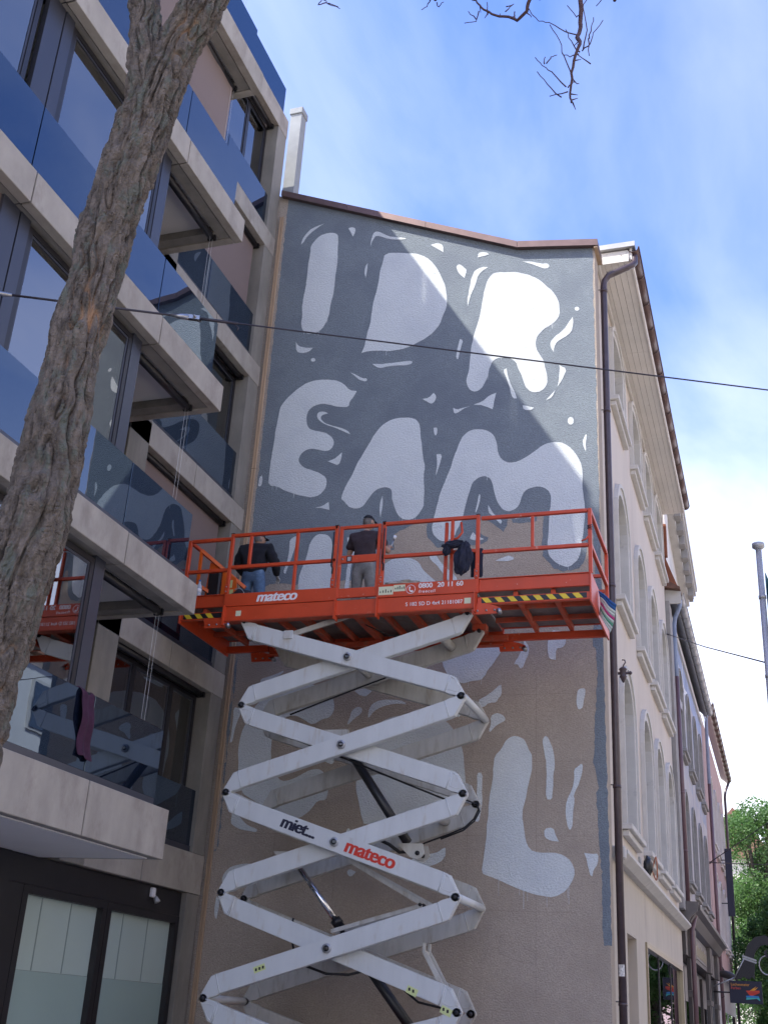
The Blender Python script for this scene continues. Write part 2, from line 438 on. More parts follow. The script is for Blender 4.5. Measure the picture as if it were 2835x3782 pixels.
# roof level: the parapet runs on behind the end of the wing
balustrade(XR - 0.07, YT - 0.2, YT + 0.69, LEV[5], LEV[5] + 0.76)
boxo('concrete_panel', 'concrete', mb, XR - 0.13, XR - 0.001, YT + 0.01, YT + 0.685, LEV[5] - 0.45, LEV[5] - 0.001)
def window(X, ya, yb, z0, z1, mull=(), open_top=False, room='curtain'):
    """dark framed window set in plane X with its pane, a strip of ceiling and a curtain behind"""
    fw = 0.07
    bm = bmesh.new()
    box(bm, X - 0.09, X, ya, ya + fw, z0, z1); box(bm, X - 0.09, X, yb - fw, yb, z0, z1)
    box(bm, X - 0.09, X, ya + fw, yb - fw, z1 - fw, z1); box(bm, X - 0.09, X, ya + fw, yb - fw, z0, z0 + fw)
    for y in mull: box(bm, X - 0.09, X + 0.004, y - 0.05, y + 0.05, z0 + fw, z1 - fw)
    w = done('window', bm, 'dark_metal', mb)
    cuts = [ya + fw] + [c for y in mull for c in (y - 0.05, y + 0.05)] + [yb - fw]
    for a, b in zip(cuts[::2], cuts[1::2]):
        bm = bmesh.new(); box(bm, X - 0.028, X - 0.02, a + 0.03, b - 0.03, z0 + fw + 0.03, z1 - fw - 0.03)
        done('pane', bm, 'pane', w)
        bm = bmesh.new()          # inner sash
        for q in ((a, a + 0.03, z0 + fw, z1 - fw), (b - 0.03, b, z0 + fw, z1 - fw), (a + 0.03, b - 0.03, z1 - fw - 0.03, z1 - fw), (a + 0.03, b - 0.03, z0 + fw, z0 + fw + 0.03)):
            box(bm, X - 0.06, X - 0.012, *q)
        done('sash', bm, 'grey_metal', w)
    if room:
        # gathered curtain
        bm = bmesh.new(); n = 60; pr = None
        for i in range(n + 1):
            y = ya + (yb - ya) * (0.10 + 0.62 * i / n); x = X - 0.42 + 0.035 * math.sin(i * 1.7) + 0.012 * math.sin(i * 3.1)
            c = (bm.verts.new((x, y, z0)), bm.verts.new((x, y, z1 - 0.02)))
            if pr: bm.faces.new((pr[0], c[0], c[1], pr[1]))
            pr = c
        done('curtain', bm, 'curtain', w, True)
    boxo('room_wall', 'room_wall', w, X - 2.2, X - 2.15, ya - 0.1, yb + 0.1, z0 - 0.3, z1 + 0.1)
    return w

def blind(X, ya, yb, z0, z1):
    bm = bmesh.new(); n = 12
    pr = None
    for i in range(n + 1):
        y = ya + (yb - ya) * i / n
        c = [bm.verts.new((X + 0.004 * math.sin(i * 1.3 + k), y, z0 + (z1 - z0) * k / 3)) for k in range(4)]
        if pr:
            for k in range(3): bm.faces.new((pr[k], c[k], c[k + 1], pr[k + 1]))
        pr = c
    ob = done('fabric_blind', bm, 'blind', mb, True)
    boxo('bottom_rail', 'dark_metal', ob, X - 0.015, X + 0.015, ya, yb, z0 - 0.03, z0)
    return ob

for li in range(5):
    T = LEV[li]; B = LEV[li + 1] - BH[li + 1]
    zt = B + 0.03
    # wing, bays with windows and metal panels between them
    for k, (a, b) in enumerate(((2.3, 5.09), (5.09, 7.88), (7.88, 10.67))):
        boxo('metal_panel', 'grey_metal', mb, XB - 0.27, XB - 0.20, a - 0.18, a + 0.10, T - 0.02, zt)
        boxo('metal_panel', 'grey_metal', mb, XB - 0.262, XB - 0.192, a + 0.115, a + 0.285, T - 0.02, zt)
        if li == 3 and k == 2 or li == 1 and k == 1:
            blind(XB - 0.235, a + 0.29, b - 0.10, T + 0.2, zt)
        elif a > 4:
            window(XB - 0.20, a + 0.29, b - 0.29, T + 0.02, zt - 0.06)
        else:
            boxo('metal_panel', 'dark_metal', mb, XB - 0.29, XB - 0.24, a + 0.285, b - 0.18, T, zt)
    boxo('metal_panel', 'grey_metal', mb, XB - 0.27, XB - 0.192, 10.385, 10.44, T - 0.02, zt)
    boxo('metal_panel', 'grey_metal', mb, XB - 0.27, XB - 0.20, 10.45, 10.60, T - 0.02, zt)
    # rolled awning tubes tucked under the band
    for a, b in ((5.25, 7.72), (8.05, 10.42), (10.78, 12.18)):
        r = tubeo('awning_roller', 'dark_metal', mb, [(XB - 0.385, a, B - 0.02), (XB - 0.385, b, B - 0.02)], 0.055, 14)
        boxo('roller_bracket', 'black', r, XB - 0.44, XB - 0.32, a - 0.14, a - 0.01, B - 0.07, B + 0.05)
        boxo('roller_bracket', 'black', r, XB - 0.44, XB - 0.32, b + 0.01, b + 0.05, B - 0.07, B + 0.05)
    # guide cords of the loggia blind
    for y in (10.80, 12.12, 12.20):
        tubeo('guide_cord', 'cord', mb, [(XB - 0.36, y, T + 0.05), (XB - 0.36, y, B)], 0.002, 6)
    if li == 3:
        blind(XB - 0.36, 10.84, 12.16, T + 0.4, B)
    # loggia: side wall, back wall and the pier that meets the recessed strip
    boxo('loggia_side_wall', 'grey_metal', mb, -9.4, XB - 0.28, 10.45, 10.58, T, zt)
    boxo('loggia_back_wall', 'dark_metal', mb, -9.38, -9.30, 10.58, YT + 0.12, T, zt)
    boxo('concrete_pier', 'concrete_pier', mb, -9.29, XR + 0.004, YT + 0.135, YT + 0.685, T - BH[li] - 0.001, LEV[li + 1] - BH[li + 1] + 0.35, 0.006)
    # recessed strip
    boxo('concrete_pier', 'concrete_pier', mb, XR - 0.62, XR - 0.006, 16.03, YE - 0.012, T + 0.002, B - 0.002, 0.006)
    ya, yb = YT + 0.70, 16.02
    if li in (1, 3):
        blind(XR - 0.20, ya + 0.05, yb - 0.06, T + 0.1, B + 0.05)
        boxo('metal_panel', 'dark_metal', mb, XR - 0.36, XR - 0.30, ya, yb, T, zt)
    else:
        window(XR - 0.25, ya + 0.02, yb, T + 0.02, zt - 0.08, mull=(14.05, 15.20) if li != 2 else (14.9,), room='curtain' if li == 4 else None)
    r = tubeo('awning_roller', 'dark_metal', mb, [(XR - 0.17, ya + 0.05, B - 0.03), (XR - 0.17, yb - 0.06, B - 0.03)], 0.05, 14)
    boxo('roller_bracket', 'black', r, XR - 0.24, XR - 0.10, yb - 0.055, yb - 0.005, B - 0.08, B + 0.04)
# ground floor: dark shopfront under the wing
boxo('soffit_slab', 'slab_white', mb, -9.3, XB - 0.135, -6, YT - 0.135, 3.19, 3.26)
boxo('facade_panel', 'dark_metal', mb, -9.35, -8.42, -6, 11.72, GZ, 3.185)
boxo('facade_panel', 'dark_metal', mb, -9.35, -8.44, 11.72, 16.02, 2.86, 3.185)
boxo('concrete_pier', 'concrete_pier', mb, -8.95, XR - 0.01, 16.03, YE - 0.004, GZ, 3.195, 0.006)
boxo('facade_panel', 'dark_metal', mb, -9.35, -8.43, 11.725, 12.07, GZ, 2.855)
for a, b in ((12.08, 13.99), (14.0, 16.02)):
    bm = bmesh.new()
    fw = 0.11
    box(bm, -8.56, -8.43, a, a + fw, GZ, 2.855); box(bm, -8.56, -8.43, b - fw, b, GZ, 2.855)
    box(bm, -8.56, -8.43, a + fw, b - fw, 2.76, 2.855); box(bm, -8.56, -8.43, a + fw, b - fw, GZ, 0.3)
    w = done('shopfront_window', bm, 'dark_metal', mb)
    boxo('frosted_pane', 'frosted', w, -8.53, -8.52, a + fw, b - fw, 1.93, 2.76)
    boxo('frosted_pane', 'frosted_low', w, -8.528, -8.516, a + fw, b - fw, 0.3, 1.927)
    for t in (0.28, 0.62): boxo('pane_line', 'frosted_line', w, -8.5195, -8.5165, a + (b - a) * t, a + (b - a) * t + 0.022, 1.935, 2.755)
# small security light above the shopfront
sl = thing('security_light', 'small white security light fixed on the dark shopfront fascia', 'lamp')
boxo('housing', 'letter_white', sl, -8.44, -8.38, 15.05, 15.14, 3.03, 3.16, 0.012)
tubeo('lens', 'zinc', sl, [(-8.40, 15.17, 3.04), (-8.36, 15.18, 2.97)], [0.03, 0.045], 12)
tubeo('bracket_ring', 'zinc', sl, [(-8.42, 15.15, 3.10), (-8.38, 15.19, 3.02), (-8.38, 15.15, 2.96)], 0.007, 8)
# timber edge strip between this block and the painted wall
ts = thing('timber_edge_boards', 'narrow raw timber boards covering the joint beside the painted wall', 'boards')
for i, (a, b) in enumerate(((-8.315, -8.288), (-8.284, -8.262), (-8.259, -8.238))):
    zz = [GZ, 5.2, 10.4, 15.9]
    for z0, z1 in zip(zz, zz[1:]):
        boxo('board', 'timber', ts, a, b, 16.452 + 0.008 * (i == 1), 16.488, z0 + 0.003, z1 - 0.003, 0.004)
# cloth over the low balustrade
def cloth_strip(name, m, parent, rows, thick=0.012):
    """rows of 3-D points -> thin solid sheet"""
    bm = bmesh.new()
    g = [[bm.verts.new(p) for p in r] for r in rows]
    for a, b in zip(g, g[1:]):
        for i in range(len(a) - 1): bm.faces.new((a[i], a[i + 1], b[i + 1], b[i]))
    o = done(name, bm, m, parent, True)
    s = o.modifiers.new('solid', 'SOLIDIFY'); s.thickness = thick; s.offset = 0
    sb = o.modifiers.new('sub', 'SUBSURF'); sb.levels = 1; sb.render_levels = 2
    return o
M['cloth_plum'] = mat('cloth_plum', (0.05, 0.014, 0.035), 0.95, vary=0.2, vscale=14, bump=0.3, bscale=200)
rows = []
tp = LEV[0] + 0.92
for i in range(14):
    t = i / 13
    if t < 0.25: x, z = XB - 0.30 + 0.9 * t * 0.75, tp + 0.03 - 0.35 * (0.25 - t)
    else: x, z = XB - 0.07 + 0.02 * math.sin(i), tp + 0.03 - (t - 0.25) * 0.98
    rows.append([(x + 0.022 * math.sin(k * 2.1 + i * 0.4) + 0.01, 10.30 + 0.16 * t + k * 0.052 * (1 - 0.25 * math.sin(t * 3)), z + 0.02 * math.sin(k * 1.1)) for k in range(7)])
o = cloth_strip('hanging_cloth', 'cloth_plum', None, rows)
tag(o, 'dark plum cloth slung over the lowest glass balustrade', 'cloth')
# ------------------------------------------------------------------ corner building with the painted gable wall
YW = 16.5
XF = -2.28
ob_ = thing('painted_corner_building', 'old cream corner building with a painted lettering wall on its gable', 'building')
gw = prismo('gable_wall', 'render_tan', ob_, [(-12, GZ), (-12, 18.0), (-8.25, 16.40), (-3.58, 14.33), (-2.235, 14.13), (-2.235, GZ)], YW, YW + 0.4)
def ragged(poly, amp=0.007, step=0.05):
    out = []; n = len(poly)
    for i in range(n):
        a, b = Vector(poly[i]), Vector(poly[(i + 1) % n])
        k = max(1, int((b - a).length / step))
        nn = Vector((-(b - a).y, (b - a).x))
        if nn.length > 0: nn.normalize()
        for j in range(k):
            p = a.lerp(b, j / k)
            q = noise.noise(Vector((p.x * 9, p.y * 9, 3.1))) + 0.6 * noise.noise(Vector((p.x * 27, p.y * 27, 8.1)))
            out.append((p.x + nn.x * q * amp, p.y + nn.y * q * amp))
    return out
def smooth_poly(poly):
    """one corner-cutting pass, keeps sharp tips"""
    out = []; n = len(poly)
    for i in range(n):
        p, a, b = Vector(poly[i]), Vector(poly[i - 1]), Vector(poly[(i + 1) % n])
        u, v = (a - p), (b - p)
        if u.length < 1e-6 or v.length < 1e-6: continue
        if u.angle(v) < 1.4: out.append(poly[i]); continue
        out.append(tuple(p + u * 0.25)); out.append(tuple(p + v * 0.25))
    return out
from mathutils.geometry import delaunay_2d_cdt
def paint(name, m, poly, y, parent):
    """flat coat of paint on the wall, triangulated inside its outline"""
    pts = []
    for p in poly:
        v = Vector((p[0], p[1]))
        if not pts or (v - pts[-1]).length > 1e-4: pts.append(v)
    V, E_, F, *_ = delaunay_2d_cdt(pts, [], [list(range(len(pts)))], 1, 1e-5)
    me = bpy.data.meshes.new(name)
    me.from_pydata([(v.x, y, v.y) for v in V], [], [tuple(f) for f in F])
    bm = bmesh.new(); bm.from_mesh(me)
    for f in bm.faces:
        f.normal_update()
        if f.normal.y > 0: f.normal_flip()
    bm.to_mesh(me); bm.free()
    return new_obj(name, me, m, parent)
GREY_FIELD = [(-8.19,16.36),(-3.58,14.31),(-2.27,14.12),(-2.241,7.034),(-2.222,3.909),(-2.212,2.698),(-2.323,2.701),(-2.322,2.738),(-2.333,2.812),(-2.333,3.136),(-2.33,3.544),(-2.317,3.66),(-2.34,3.699),(-2.338,3.803),(-2.349,3.907),(-2.387,4.725),(-2.352,4.794),(-2.357,4.862),(-2.382,5.001),(-2.401,5.112),(-2.421,5.161),(-2.397,5.28),(-2.392,5.564),(-2.381,5.764),(-2.362,5.995),(-2.352,6.17),(-2.325,6.435),(-2.337,6.585),(-2.341,6.735),(-2.346,6.856),(-2.381,6.888),(-2.386,7.041),(-2.333,7.971),(-2.334,8.401),(-2.359,8.71),(-2.399,8.713),(-2.465,8.411),(-2.508,8.218),(-2.579,8.137),(-2.7,8.113),(-2.821,8.11),(-2.963,8.163),(-3.065,8.279),(-3.136,8.393),(-3.157,8.549),(-3.146,8.726),(-3.136,8.95),(-3.115,9.118),(-3.23,9.071),(-3.23,8.992),(-3.376,8.97),(-3.503,8.969),(-3.63,8.99),(-3.641,9.071),(-3.705,9.088),(-3.714,8.952),(-3.766,8.847),(-3.885,8.942),(-3.993,9.043),(-4.124,9.123),(-4.206,8.9),(-4.118,8.824),(-4.01,8.77),(-4.03,8.704),(-4.157,8.646),(-4.329,8.659),(-4.461,8.76),(-4.611,8.691),(-4.654,8.66),(-4.85,8.652),(-4.919,8.725),(-5.023,8.848),(-5.062,8.99),(-5.034,9.109),(-5.268,9.1),(-5.4,9.041),(-5.606,8.946),(-5.623,8.854),(-5.59,8.666),(-5.724,8.641),(-5.82,8.361),(-6.035,8.192),(-6.58,8.181),(-7.227,8.164),(-7.273,8.155),(-7.538,8.207),(-7.75,8.197),(-7.864,8.145),(-8.198,7.11),(-8.187,6.942),(-8.234,6.81),(-8.217,6.594),(-8.224,6.43),(-8.171,6.282),(-8.243,6.155),(-8.267,5.994),(-8.227,5.595),(-8.192,5.235),(-8.222,5.204),(-8.206,5.004),(-8.204,4.851),(-8.174,4.744),(-8.181,4.593),(-8.178,4.368),(-8.151,4.22),(-8.184,4.146),(-8.167,3.94),(-8.24,3.866),(-8.19,3.865)]
LIGHT_SHAPES = [
[(-7.494,15.279),(-7.367,15.347),(-7.203,15.349),(-7.107,15.31),(-7.059,15.231),(-7.051,14.942),(-7.026,14.675),(-7.052,14.289),(-7.048,14.006),(-7.097,13.709),(-7.102,13.483),(-7.162,13.277),(-7.225,13.168),(-7.328,13.109),(-7.454,13.092),(-7.558,13.142),(-7.626,13.247),(-7.66,13.367),(-7.642,13.516),(-7.667,13.697),(-7.658,13.951),(-7.63,14.152),(-7.629,14.412),(-7.629,14.675),(-7.605,14.935),(-7.615,15.108)],
[(-7.815,15.176),(-7.807,15.293),(-7.729,15.431),(-7.619,15.53),(-7.369,15.597),(-7.478,15.541),(-7.612,15.447),(-7.699,15.355),(-7.76,15.242)],
[(-6.095,14.677),(-5.766,14.614),(-5.477,14.557),(-5.274,14.435),(-5.138,14.269),(-5.045,14.102),(-4.961,13.912),(-4.895,13.728),(-4.855,13.452),(-4.861,13.258),(-4.924,13.123),(-4.968,12.938),(-5.08,12.787),(-5.222,12.68),(-5.367,12.615),(-5.512,12.55),(-5.659,12.514),(-5.872,12.506),(-6.089,12.551),(-6.284,12.564),(-6.413,12.544),(-6.359,12.709),(-6.33,12.947),(-6.28,13.184),(-6.273,13.43),(-6.245,13.674),(-6.199,13.867),(-6.18,14.066),(-6.159,14.318),(-6.123,14.465)],
[(-6.866,15.388),(-6.788,15.395),(-6.716,15.36),(-6.718,15.254),(-6.763,15.171),(-6.802,15.269)],
[(-6.294,15.212),(-6.177,15.153),(-6.058,15.052),(-5.898,14.996),(-5.699,14.949),(-5.706,14.914),(-5.963,14.956),(-6.125,15.027),(-6.289,15.121),(-6.351,15.027),(-6.395,14.867),(-6.387,15.023),(-6.359,15.16)],
[(-6.418,14.506),(-6.417,14.362),(-6.441,14.171),(-6.473,14.32),(-6.459,14.446)],
[(-5.207,14.699),(-5.09,14.719),(-4.97,14.656),(-4.964,14.492),(-5.063,14.575),(-5.152,14.643)],
[(-4.298,14.373),(-4.158,14.343),(-4.106,14.289),(-4.207,14.272),(-4.316,14.261)],
[(-4.704,14.153),(-4.641,14.172),(-4.553,14.082),(-4.505,14.009),(-4.547,13.853),(-4.634,13.947),(-4.692,14.056)],
[(-4.118,14.017),(-4.236,14.038),(-4.361,13.985),(-4.4,13.892),(-4.427,13.774),(-4.456,13.582),(-4.483,13.368),(-4.471,13.231),(-4.431,13.433),(-4.372,13.593),(-4.333,13.709),(-4.295,13.875),(-4.234,13.938)],
[(-4.057,13.849),(-3.941,13.869),(-3.775,13.845),(-3.61,13.822),(-3.487,13.772),(-3.365,13.712),(-3.223,13.621),(-3.082,13.454),(-2.963,13.315),(-2.876,13.136),(-2.846,12.99),(-2.847,12.804),(-2.906,12.697),(-3.005,12.62),(-3.123,12.559),(-3.222,12.445),(-3.261,12.336),(-3.253,12.198),(-3.182,12.052),(-3.124,11.954),(-3.093,11.771),(-3.059,11.589),(-3.063,11.479),(-3.125,11.377),(-3.221,11.332),(-3.337,11.355),(-3.414,11.436),(-3.454,11.551),(-3.494,11.69),(-3.554,11.832),(-3.594,11.973),(-3.694,12.064),(-3.834,12.097),(-3.933,12.088),(-4.012,12.03),(-4.051,11.922),(-4.076,11.789),(-4.125,11.638),(-4.183,11.524),(-4.281,11.474),(-4.382,11.513),(-4.446,11.634),(-4.457,11.748),(-4.413,11.924),(-4.398,12.152),(-4.384,12.381),(-4.348,12.609),(-4.299,12.79),(-4.254,12.973),(-4.225,13.159),(-4.2,13.347),(-4.175,13.537),(-4.153,13.655)],
[(-2.51,12.882),(-2.518,12.858),(-2.537,12.846),(-2.561,12.85),(-2.581,12.868),(-2.588,12.894),(-2.58,12.917),(-2.56,12.929),(-2.536,12.926),(-2.517,12.907)],
[(-7.296,12.521),(-7.303,12.499),(-7.324,12.488),(-7.352,12.492),(-7.376,12.509),(-7.387,12.534),(-7.38,12.556),(-7.359,12.567),(-7.331,12.563),(-7.307,12.546)],
[(-2.629,10.722),(-2.64,10.681),(-2.666,10.658),(-2.698,10.662),(-2.724,10.691),(-2.734,10.734),(-2.723,10.775),(-2.697,10.799),(-2.664,10.795),(-2.639,10.766)],
[(-2.625,12.738),(-2.615,12.584),(-2.648,12.429),(-2.772,12.343),(-2.889,12.282),(-2.944,12.177),(-2.949,12.078),(-3.006,12.186),(-3.006,12.286),(-2.935,12.38),(-2.83,12.456),(-2.732,12.556),(-2.66,12.683)],
[(-3.625,14.075),(-3.509,14.03),(-3.345,14.006),(-3.162,13.926),(-3.061,13.913),(-3.013,13.851),(-3.041,13.808),(-3.122,13.817),(-3.243,13.891),(-3.448,14.01)],
[(-2.861,11.815),(-2.736,11.723),(-2.786,11.575),(-2.837,11.472),(-2.895,11.396),(-2.863,11.541),(-2.855,11.672)],
[(-2.926,11.339),(-2.972,11.227),(-3.029,11.182),(-3.094,11.159),(-3.01,11.253)],
[(-4.594,12.575),(-4.54,12.543),(-4.569,12.407),(-4.615,12.168),(-4.652,12.187),(-4.641,12.371)],
[(-7.723,12.963),(-7.66,12.87),(-7.542,12.814),(-7.369,12.789),(-7.442,12.707),(-7.577,12.696),(-7.696,12.762)],
[(-6.193,12.285),(-5.986,12.257),(-5.773,12.256),(-5.604,12.261),(-5.447,12.249),(-5.444,12.193),(-5.557,12.17),(-5.727,12.193),(-5.897,12.193),(-6.066,12.173)],
[(-6.6,12.169),(-6.492,12.107),(-6.378,12.022),(-6.26,11.992),(-6.286,11.93),(-6.397,11.977),(-6.488,12.06)],
[(-6.953,12.054),(-6.878,12.04),(-6.765,11.987),(-6.672,11.905),(-6.577,11.79),(-6.451,11.765),(-6.502,11.641),(-6.562,11.579),(-6.584,11.457),(-6.705,11.472),(-6.836,11.497),(-6.948,11.548),(-7.082,11.587),(-7.233,11.568),(-7.335,11.487),(-7.369,11.375),(-7.357,11.235),(-7.303,11.114),(-7.211,11.058),(-7.056,11.018),(-6.923,10.958),(-6.829,10.857),(-6.796,10.764),(-6.835,10.656),(-6.917,10.62),(-7.069,10.658),(-7.202,10.708),(-7.33,10.686),(-7.417,10.605),(-7.451,10.496),(-7.39,10.401),(-7.297,10.325),(-7.164,10.268),(-7.01,10.2),(-6.897,10.11),(-6.871,9.998),(-6.898,9.87),(-6.996,9.78),(-7.119,9.748),(-7.249,9.777),(-7.468,9.849),(-7.646,9.926),(-7.785,10.018),(-7.971,10.058),(-7.974,10.258),(-7.971,10.482),(-7.964,10.707),(-7.943,10.933),(-7.944,11.164),(-7.914,11.392),(-7.906,11.579),(-7.843,11.712),(-7.721,11.839),(-7.577,11.964),(-7.408,12.061),(-7.189,12.094)],
[(-7.155,11.419),(-7.046,11.42),(-6.956,11.373),(-7.063,11.362),(-7.101,11.298),(-7.028,11.198),(-6.893,11.127),(-6.717,11.062),(-6.562,10.986),(-6.506,10.903),(-6.625,10.97),(-6.803,11.072),(-6.981,11.146),(-7.095,11.228),(-7.168,11.315)],
[(-6.888,10.417),(-6.776,10.45),(-6.696,10.508),(-6.637,10.568),(-6.638,10.458),(-6.682,10.321),(-6.769,10.361)],
[(-8.155,10.231),(-8.116,10.272),(-8.088,10.18),(-8.101,10.056),(-8.167,10.054),(-8.159,10.142)],
[(-5.712,11.123),(-5.588,11.126),(-5.422,11.111),(-5.317,11.054),(-5.251,10.949),(-5.229,10.726),(-5.191,10.504),(-5.166,10.285),(-5.128,10.152),(-5.143,9.941),(-5.118,9.727),(-5.117,9.518),(-5.123,9.394),(-5.178,9.296),(-5.272,9.2),(-5.389,9.185),(-5.49,9.218),(-5.566,9.308),(-5.62,9.416),(-5.668,9.567),(-5.683,9.695),(-5.7,9.79),(-5.803,9.825),(-5.924,9.811),(-6.022,9.747),(-6.078,9.667),(-6.132,9.566),(-6.208,9.48),(-6.309,9.463),(-6.414,9.497),(-6.479,9.554),(-6.54,9.644),(-6.591,9.67),(-6.57,9.776),(-6.508,9.942),(-6.398,10.149),(-6.347,10.318),(-6.255,10.484),(-6.143,10.693),(-6.069,10.841),(-5.954,11.007),(-5.834,11.083)],
[(-5.847,9.668),(-5.835,9.54),(-5.84,9.414),(-5.859,9.27),(-5.886,9.376),(-5.884,9.544)],
[(-5.224,11.452),(-5.11,11.46),(-5.031,11.55),(-4.971,11.475),(-5.023,11.346),(-5.084,11.34),(-5.169,11.409)],
[(-4.675,11.215),(-4.613,11.163),(-4.494,11.193),(-4.374,11.21),(-4.493,11.171),(-4.571,11.114),(-4.651,11.088)],
[(-4.315,11.229),(-4.177,11.265),(-4.041,11.381),(-3.927,11.412),(-3.96,11.261),(-3.989,11.102),(-4.096,11.167),(-4.216,11.212)],
[(-3.818,11.845),(-3.759,11.869),(-3.73,11.699),(-3.669,11.512),(-3.608,11.372),(-3.576,11.262),(-3.646,11.266),(-3.687,11.426),(-3.749,11.656)],
[(-3.475,11.118),(-3.286,11.048),(-3.335,11.006),(-3.462,11.03)],
[(-2.444,10.461),(-2.418,10.45),(-2.439,10.294),(-2.441,10.142),(-2.501,10.301)],
[(-5.005,10.864),(-4.932,10.86),(-4.947,10.717),(-4.987,10.721)],
[(-4.933,10.356),(-4.837,10.346),(-4.866,10.169),(-4.93,9.954),(-4.918,10.174)],
[(-7.052,9.553),(-6.916,9.571),(-6.809,9.638),(-6.784,9.487),(-6.912,9.528)],
[(-4.323,10.748),(-4.205,10.752),(-4.087,10.721),(-3.988,10.641),(-3.928,10.54),(-3.895,10.409),(-3.886,10.28),(-3.826,10.148),(-3.73,10.075),(-3.616,10.064),(-3.464,10.111),(-3.314,10.2),(-3.201,10.292),(-3.088,10.356),(-2.938,10.369),(-2.789,10.332),(-2.661,10.214),(-2.571,10.06),(-2.507,9.89),(-2.496,9.686),(-2.513,9.527),(-2.49,9.365),(-2.479,9.188),(-2.475,9.03),(-2.488,8.853),(-2.511,8.677),(-2.538,8.525),(-2.556,8.374),(-2.597,8.285),(-2.659,8.229),(-2.73,8.169),(-2.821,8.196),(-2.922,8.247),(-3.013,8.341),(-3.054,8.431),(-3.068,8.565),(-3.053,8.764),(-3.042,8.942),(-3.031,9.122),(-3.01,9.257),(-3.007,9.394),(-3.03,9.477),(-3.082,9.539),(-3.167,9.586),(-3.262,9.595),(-3.358,9.576),(-3.443,9.526),(-3.485,9.425),(-3.505,9.323),(-3.568,9.237),(-3.653,9.198),(-3.717,9.197),(-3.793,9.244),(-3.847,9.319),(-3.892,9.415),(-3.938,9.571),(-3.962,9.715),(-3.996,9.801),(-4.074,9.863),(-4.162,9.864),(-4.238,9.824),(-4.302,9.759),(-4.333,9.655),(-4.363,9.54),(-4.402,9.379),(-4.432,9.241),(-4.46,9.104),(-4.491,9.037),(-4.543,8.926),(-4.572,8.837),(-4.658,8.774),(-4.755,8.748),(-4.856,8.801),(-4.936,8.888),(-4.963,9.006),(-4.945,9.121),(-4.928,9.236),(-4.88,9.444),(-4.853,9.608),(-4.791,9.769),(-4.74,9.908),(-4.678,10.071),(-4.643,10.231),(-4.571,10.438),(-4.517,10.605),(-4.421,10.715)],
[(-4.181,9.551),(-4.161,9.521),(-4.173,9.382),(-4.224,9.223),(-4.246,9.225),(-4.216,9.362),(-4.201,9.478)],
[(-4.031,9.335),(-4.009,9.298),(-3.953,9.2),(-3.887,9.126),(-3.79,9.038),(-3.817,8.983),(-3.886,9.057),(-3.963,9.144),(-4.022,9.206)],
[(-3.455,9.117),(-3.482,9.069),(-3.592,9.051),(-3.546,9.093)],
[(-3.339,9.114),(-3.308,9.118),(-3.309,9.055),(-3.335,9.034),(-3.362,9.071)],
[(-4.332,8.772),(-4.27,8.882),(-4.204,8.808),(-4.084,8.742),(-4.159,8.732),(-4.266,8.733)],
[(-3.896,8.358),(-3.771,8.405),(-3.666,8.431),(-3.592,8.392),(-3.603,8.349),(-3.728,8.335)],
[(-5,8.549),(-4.911,8.531),(-4.867,8.516),(-4.809,8.422),(-4.729,8.326),(-4.618,8.229),(-4.529,8.134),(-4.505,8.044),(-4.634,8.052),(-4.701,8.123),(-4.77,8.239),(-4.861,8.358),(-4.951,8.432)],
[(-5.778,8.404),(-5.648,8.486),(-5.515,8.518),(-5.382,8.518),(-5.247,8.481),(-5.144,8.406),(-5.096,8.301),(-5.016,8.217),(-4.835,8.049),(-4.786,7.891),(-5.751,7.949)],
[(-6.998,9.031),(-6.906,9.055),(-6.786,9.026),(-6.71,8.961),(-6.684,8.864),(-6.666,8.698),(-6.659,8.464),(-6.649,8.186),(-6.637,7.888),(-7.217,7.922),(-7.24,8.177),(-7.222,8.361),(-7.147,8.567),(-7.114,8.73),(-7.083,8.918)],
[(-7.462,8.946),(-7.447,8.993),(-7.391,9.037),(-7.309,9.048),(-7.294,9.018),(-7.332,8.913),(-7.376,8.749),(-7.411,8.609),(-7.457,8.471),(-7.482,8.367),(-7.526,8.405),(-7.495,8.497),(-7.463,8.66),(-7.45,8.826)],
[(-6.425,8.951),(-6.279,8.94),(-6.252,8.715),(-6.308,8.532),(-6.327,8.326),(-6.329,7.87),(-6.408,7.875),(-6.396,8.33),(-6.377,8.537),(-6.38,8.747)],
[(-7.743,6.57),(-7.599,6.598),(-7.466,6.642),(-7.351,6.691),(-7.348,6.659),(-7.494,6.578),(-7.625,6.517),(-7.734,6.48)],
[(-7.982,5.264),(-8.005,5.388),(-7.998,5.544),(-7.968,5.733),(-7.914,5.858),(-7.833,6.047),(-7.743,6.173),(-7.602,6.298),(-7.325,6.418),(-6.872,6.46),(-6.649,6.38),(-6.47,6.217),(-6.429,6.105),(-6.435,5.981),(-6.51,5.897),(-6.624,5.876),(-6.765,5.794),(-6.885,5.851),(-7.009,5.932),(-7.111,5.953),(-7.227,5.937),(-7.354,5.861),(-7.434,5.659),(-7.444,5.504),(-7.426,5.257),(-7.381,5.134),(-7.299,4.982),(-7.211,4.921),(-7.064,4.935),(-6.939,4.994),(-6.815,5.061),(-6.705,5.105),(-6.575,5.096),(-6.47,4.991),(-6.425,4.827),(-6.432,4.709),(-6.457,4.636),(-6.584,4.621),(-6.656,4.533),(-6.728,4.446),(-6.88,4.35),(-7.125,4.386),(-7.466,4.533),(-7.729,4.668),(-7.855,4.743),(-7.922,4.895),(-7.961,5.078)],
[(-8.159,6.104),(-8.099,6.11),(-8.019,6.02),(-8.064,5.893),(-8.106,5.735),(-8.118,5.546),(-8.164,5.539),(-8.154,5.705),(-8.151,5.895)],
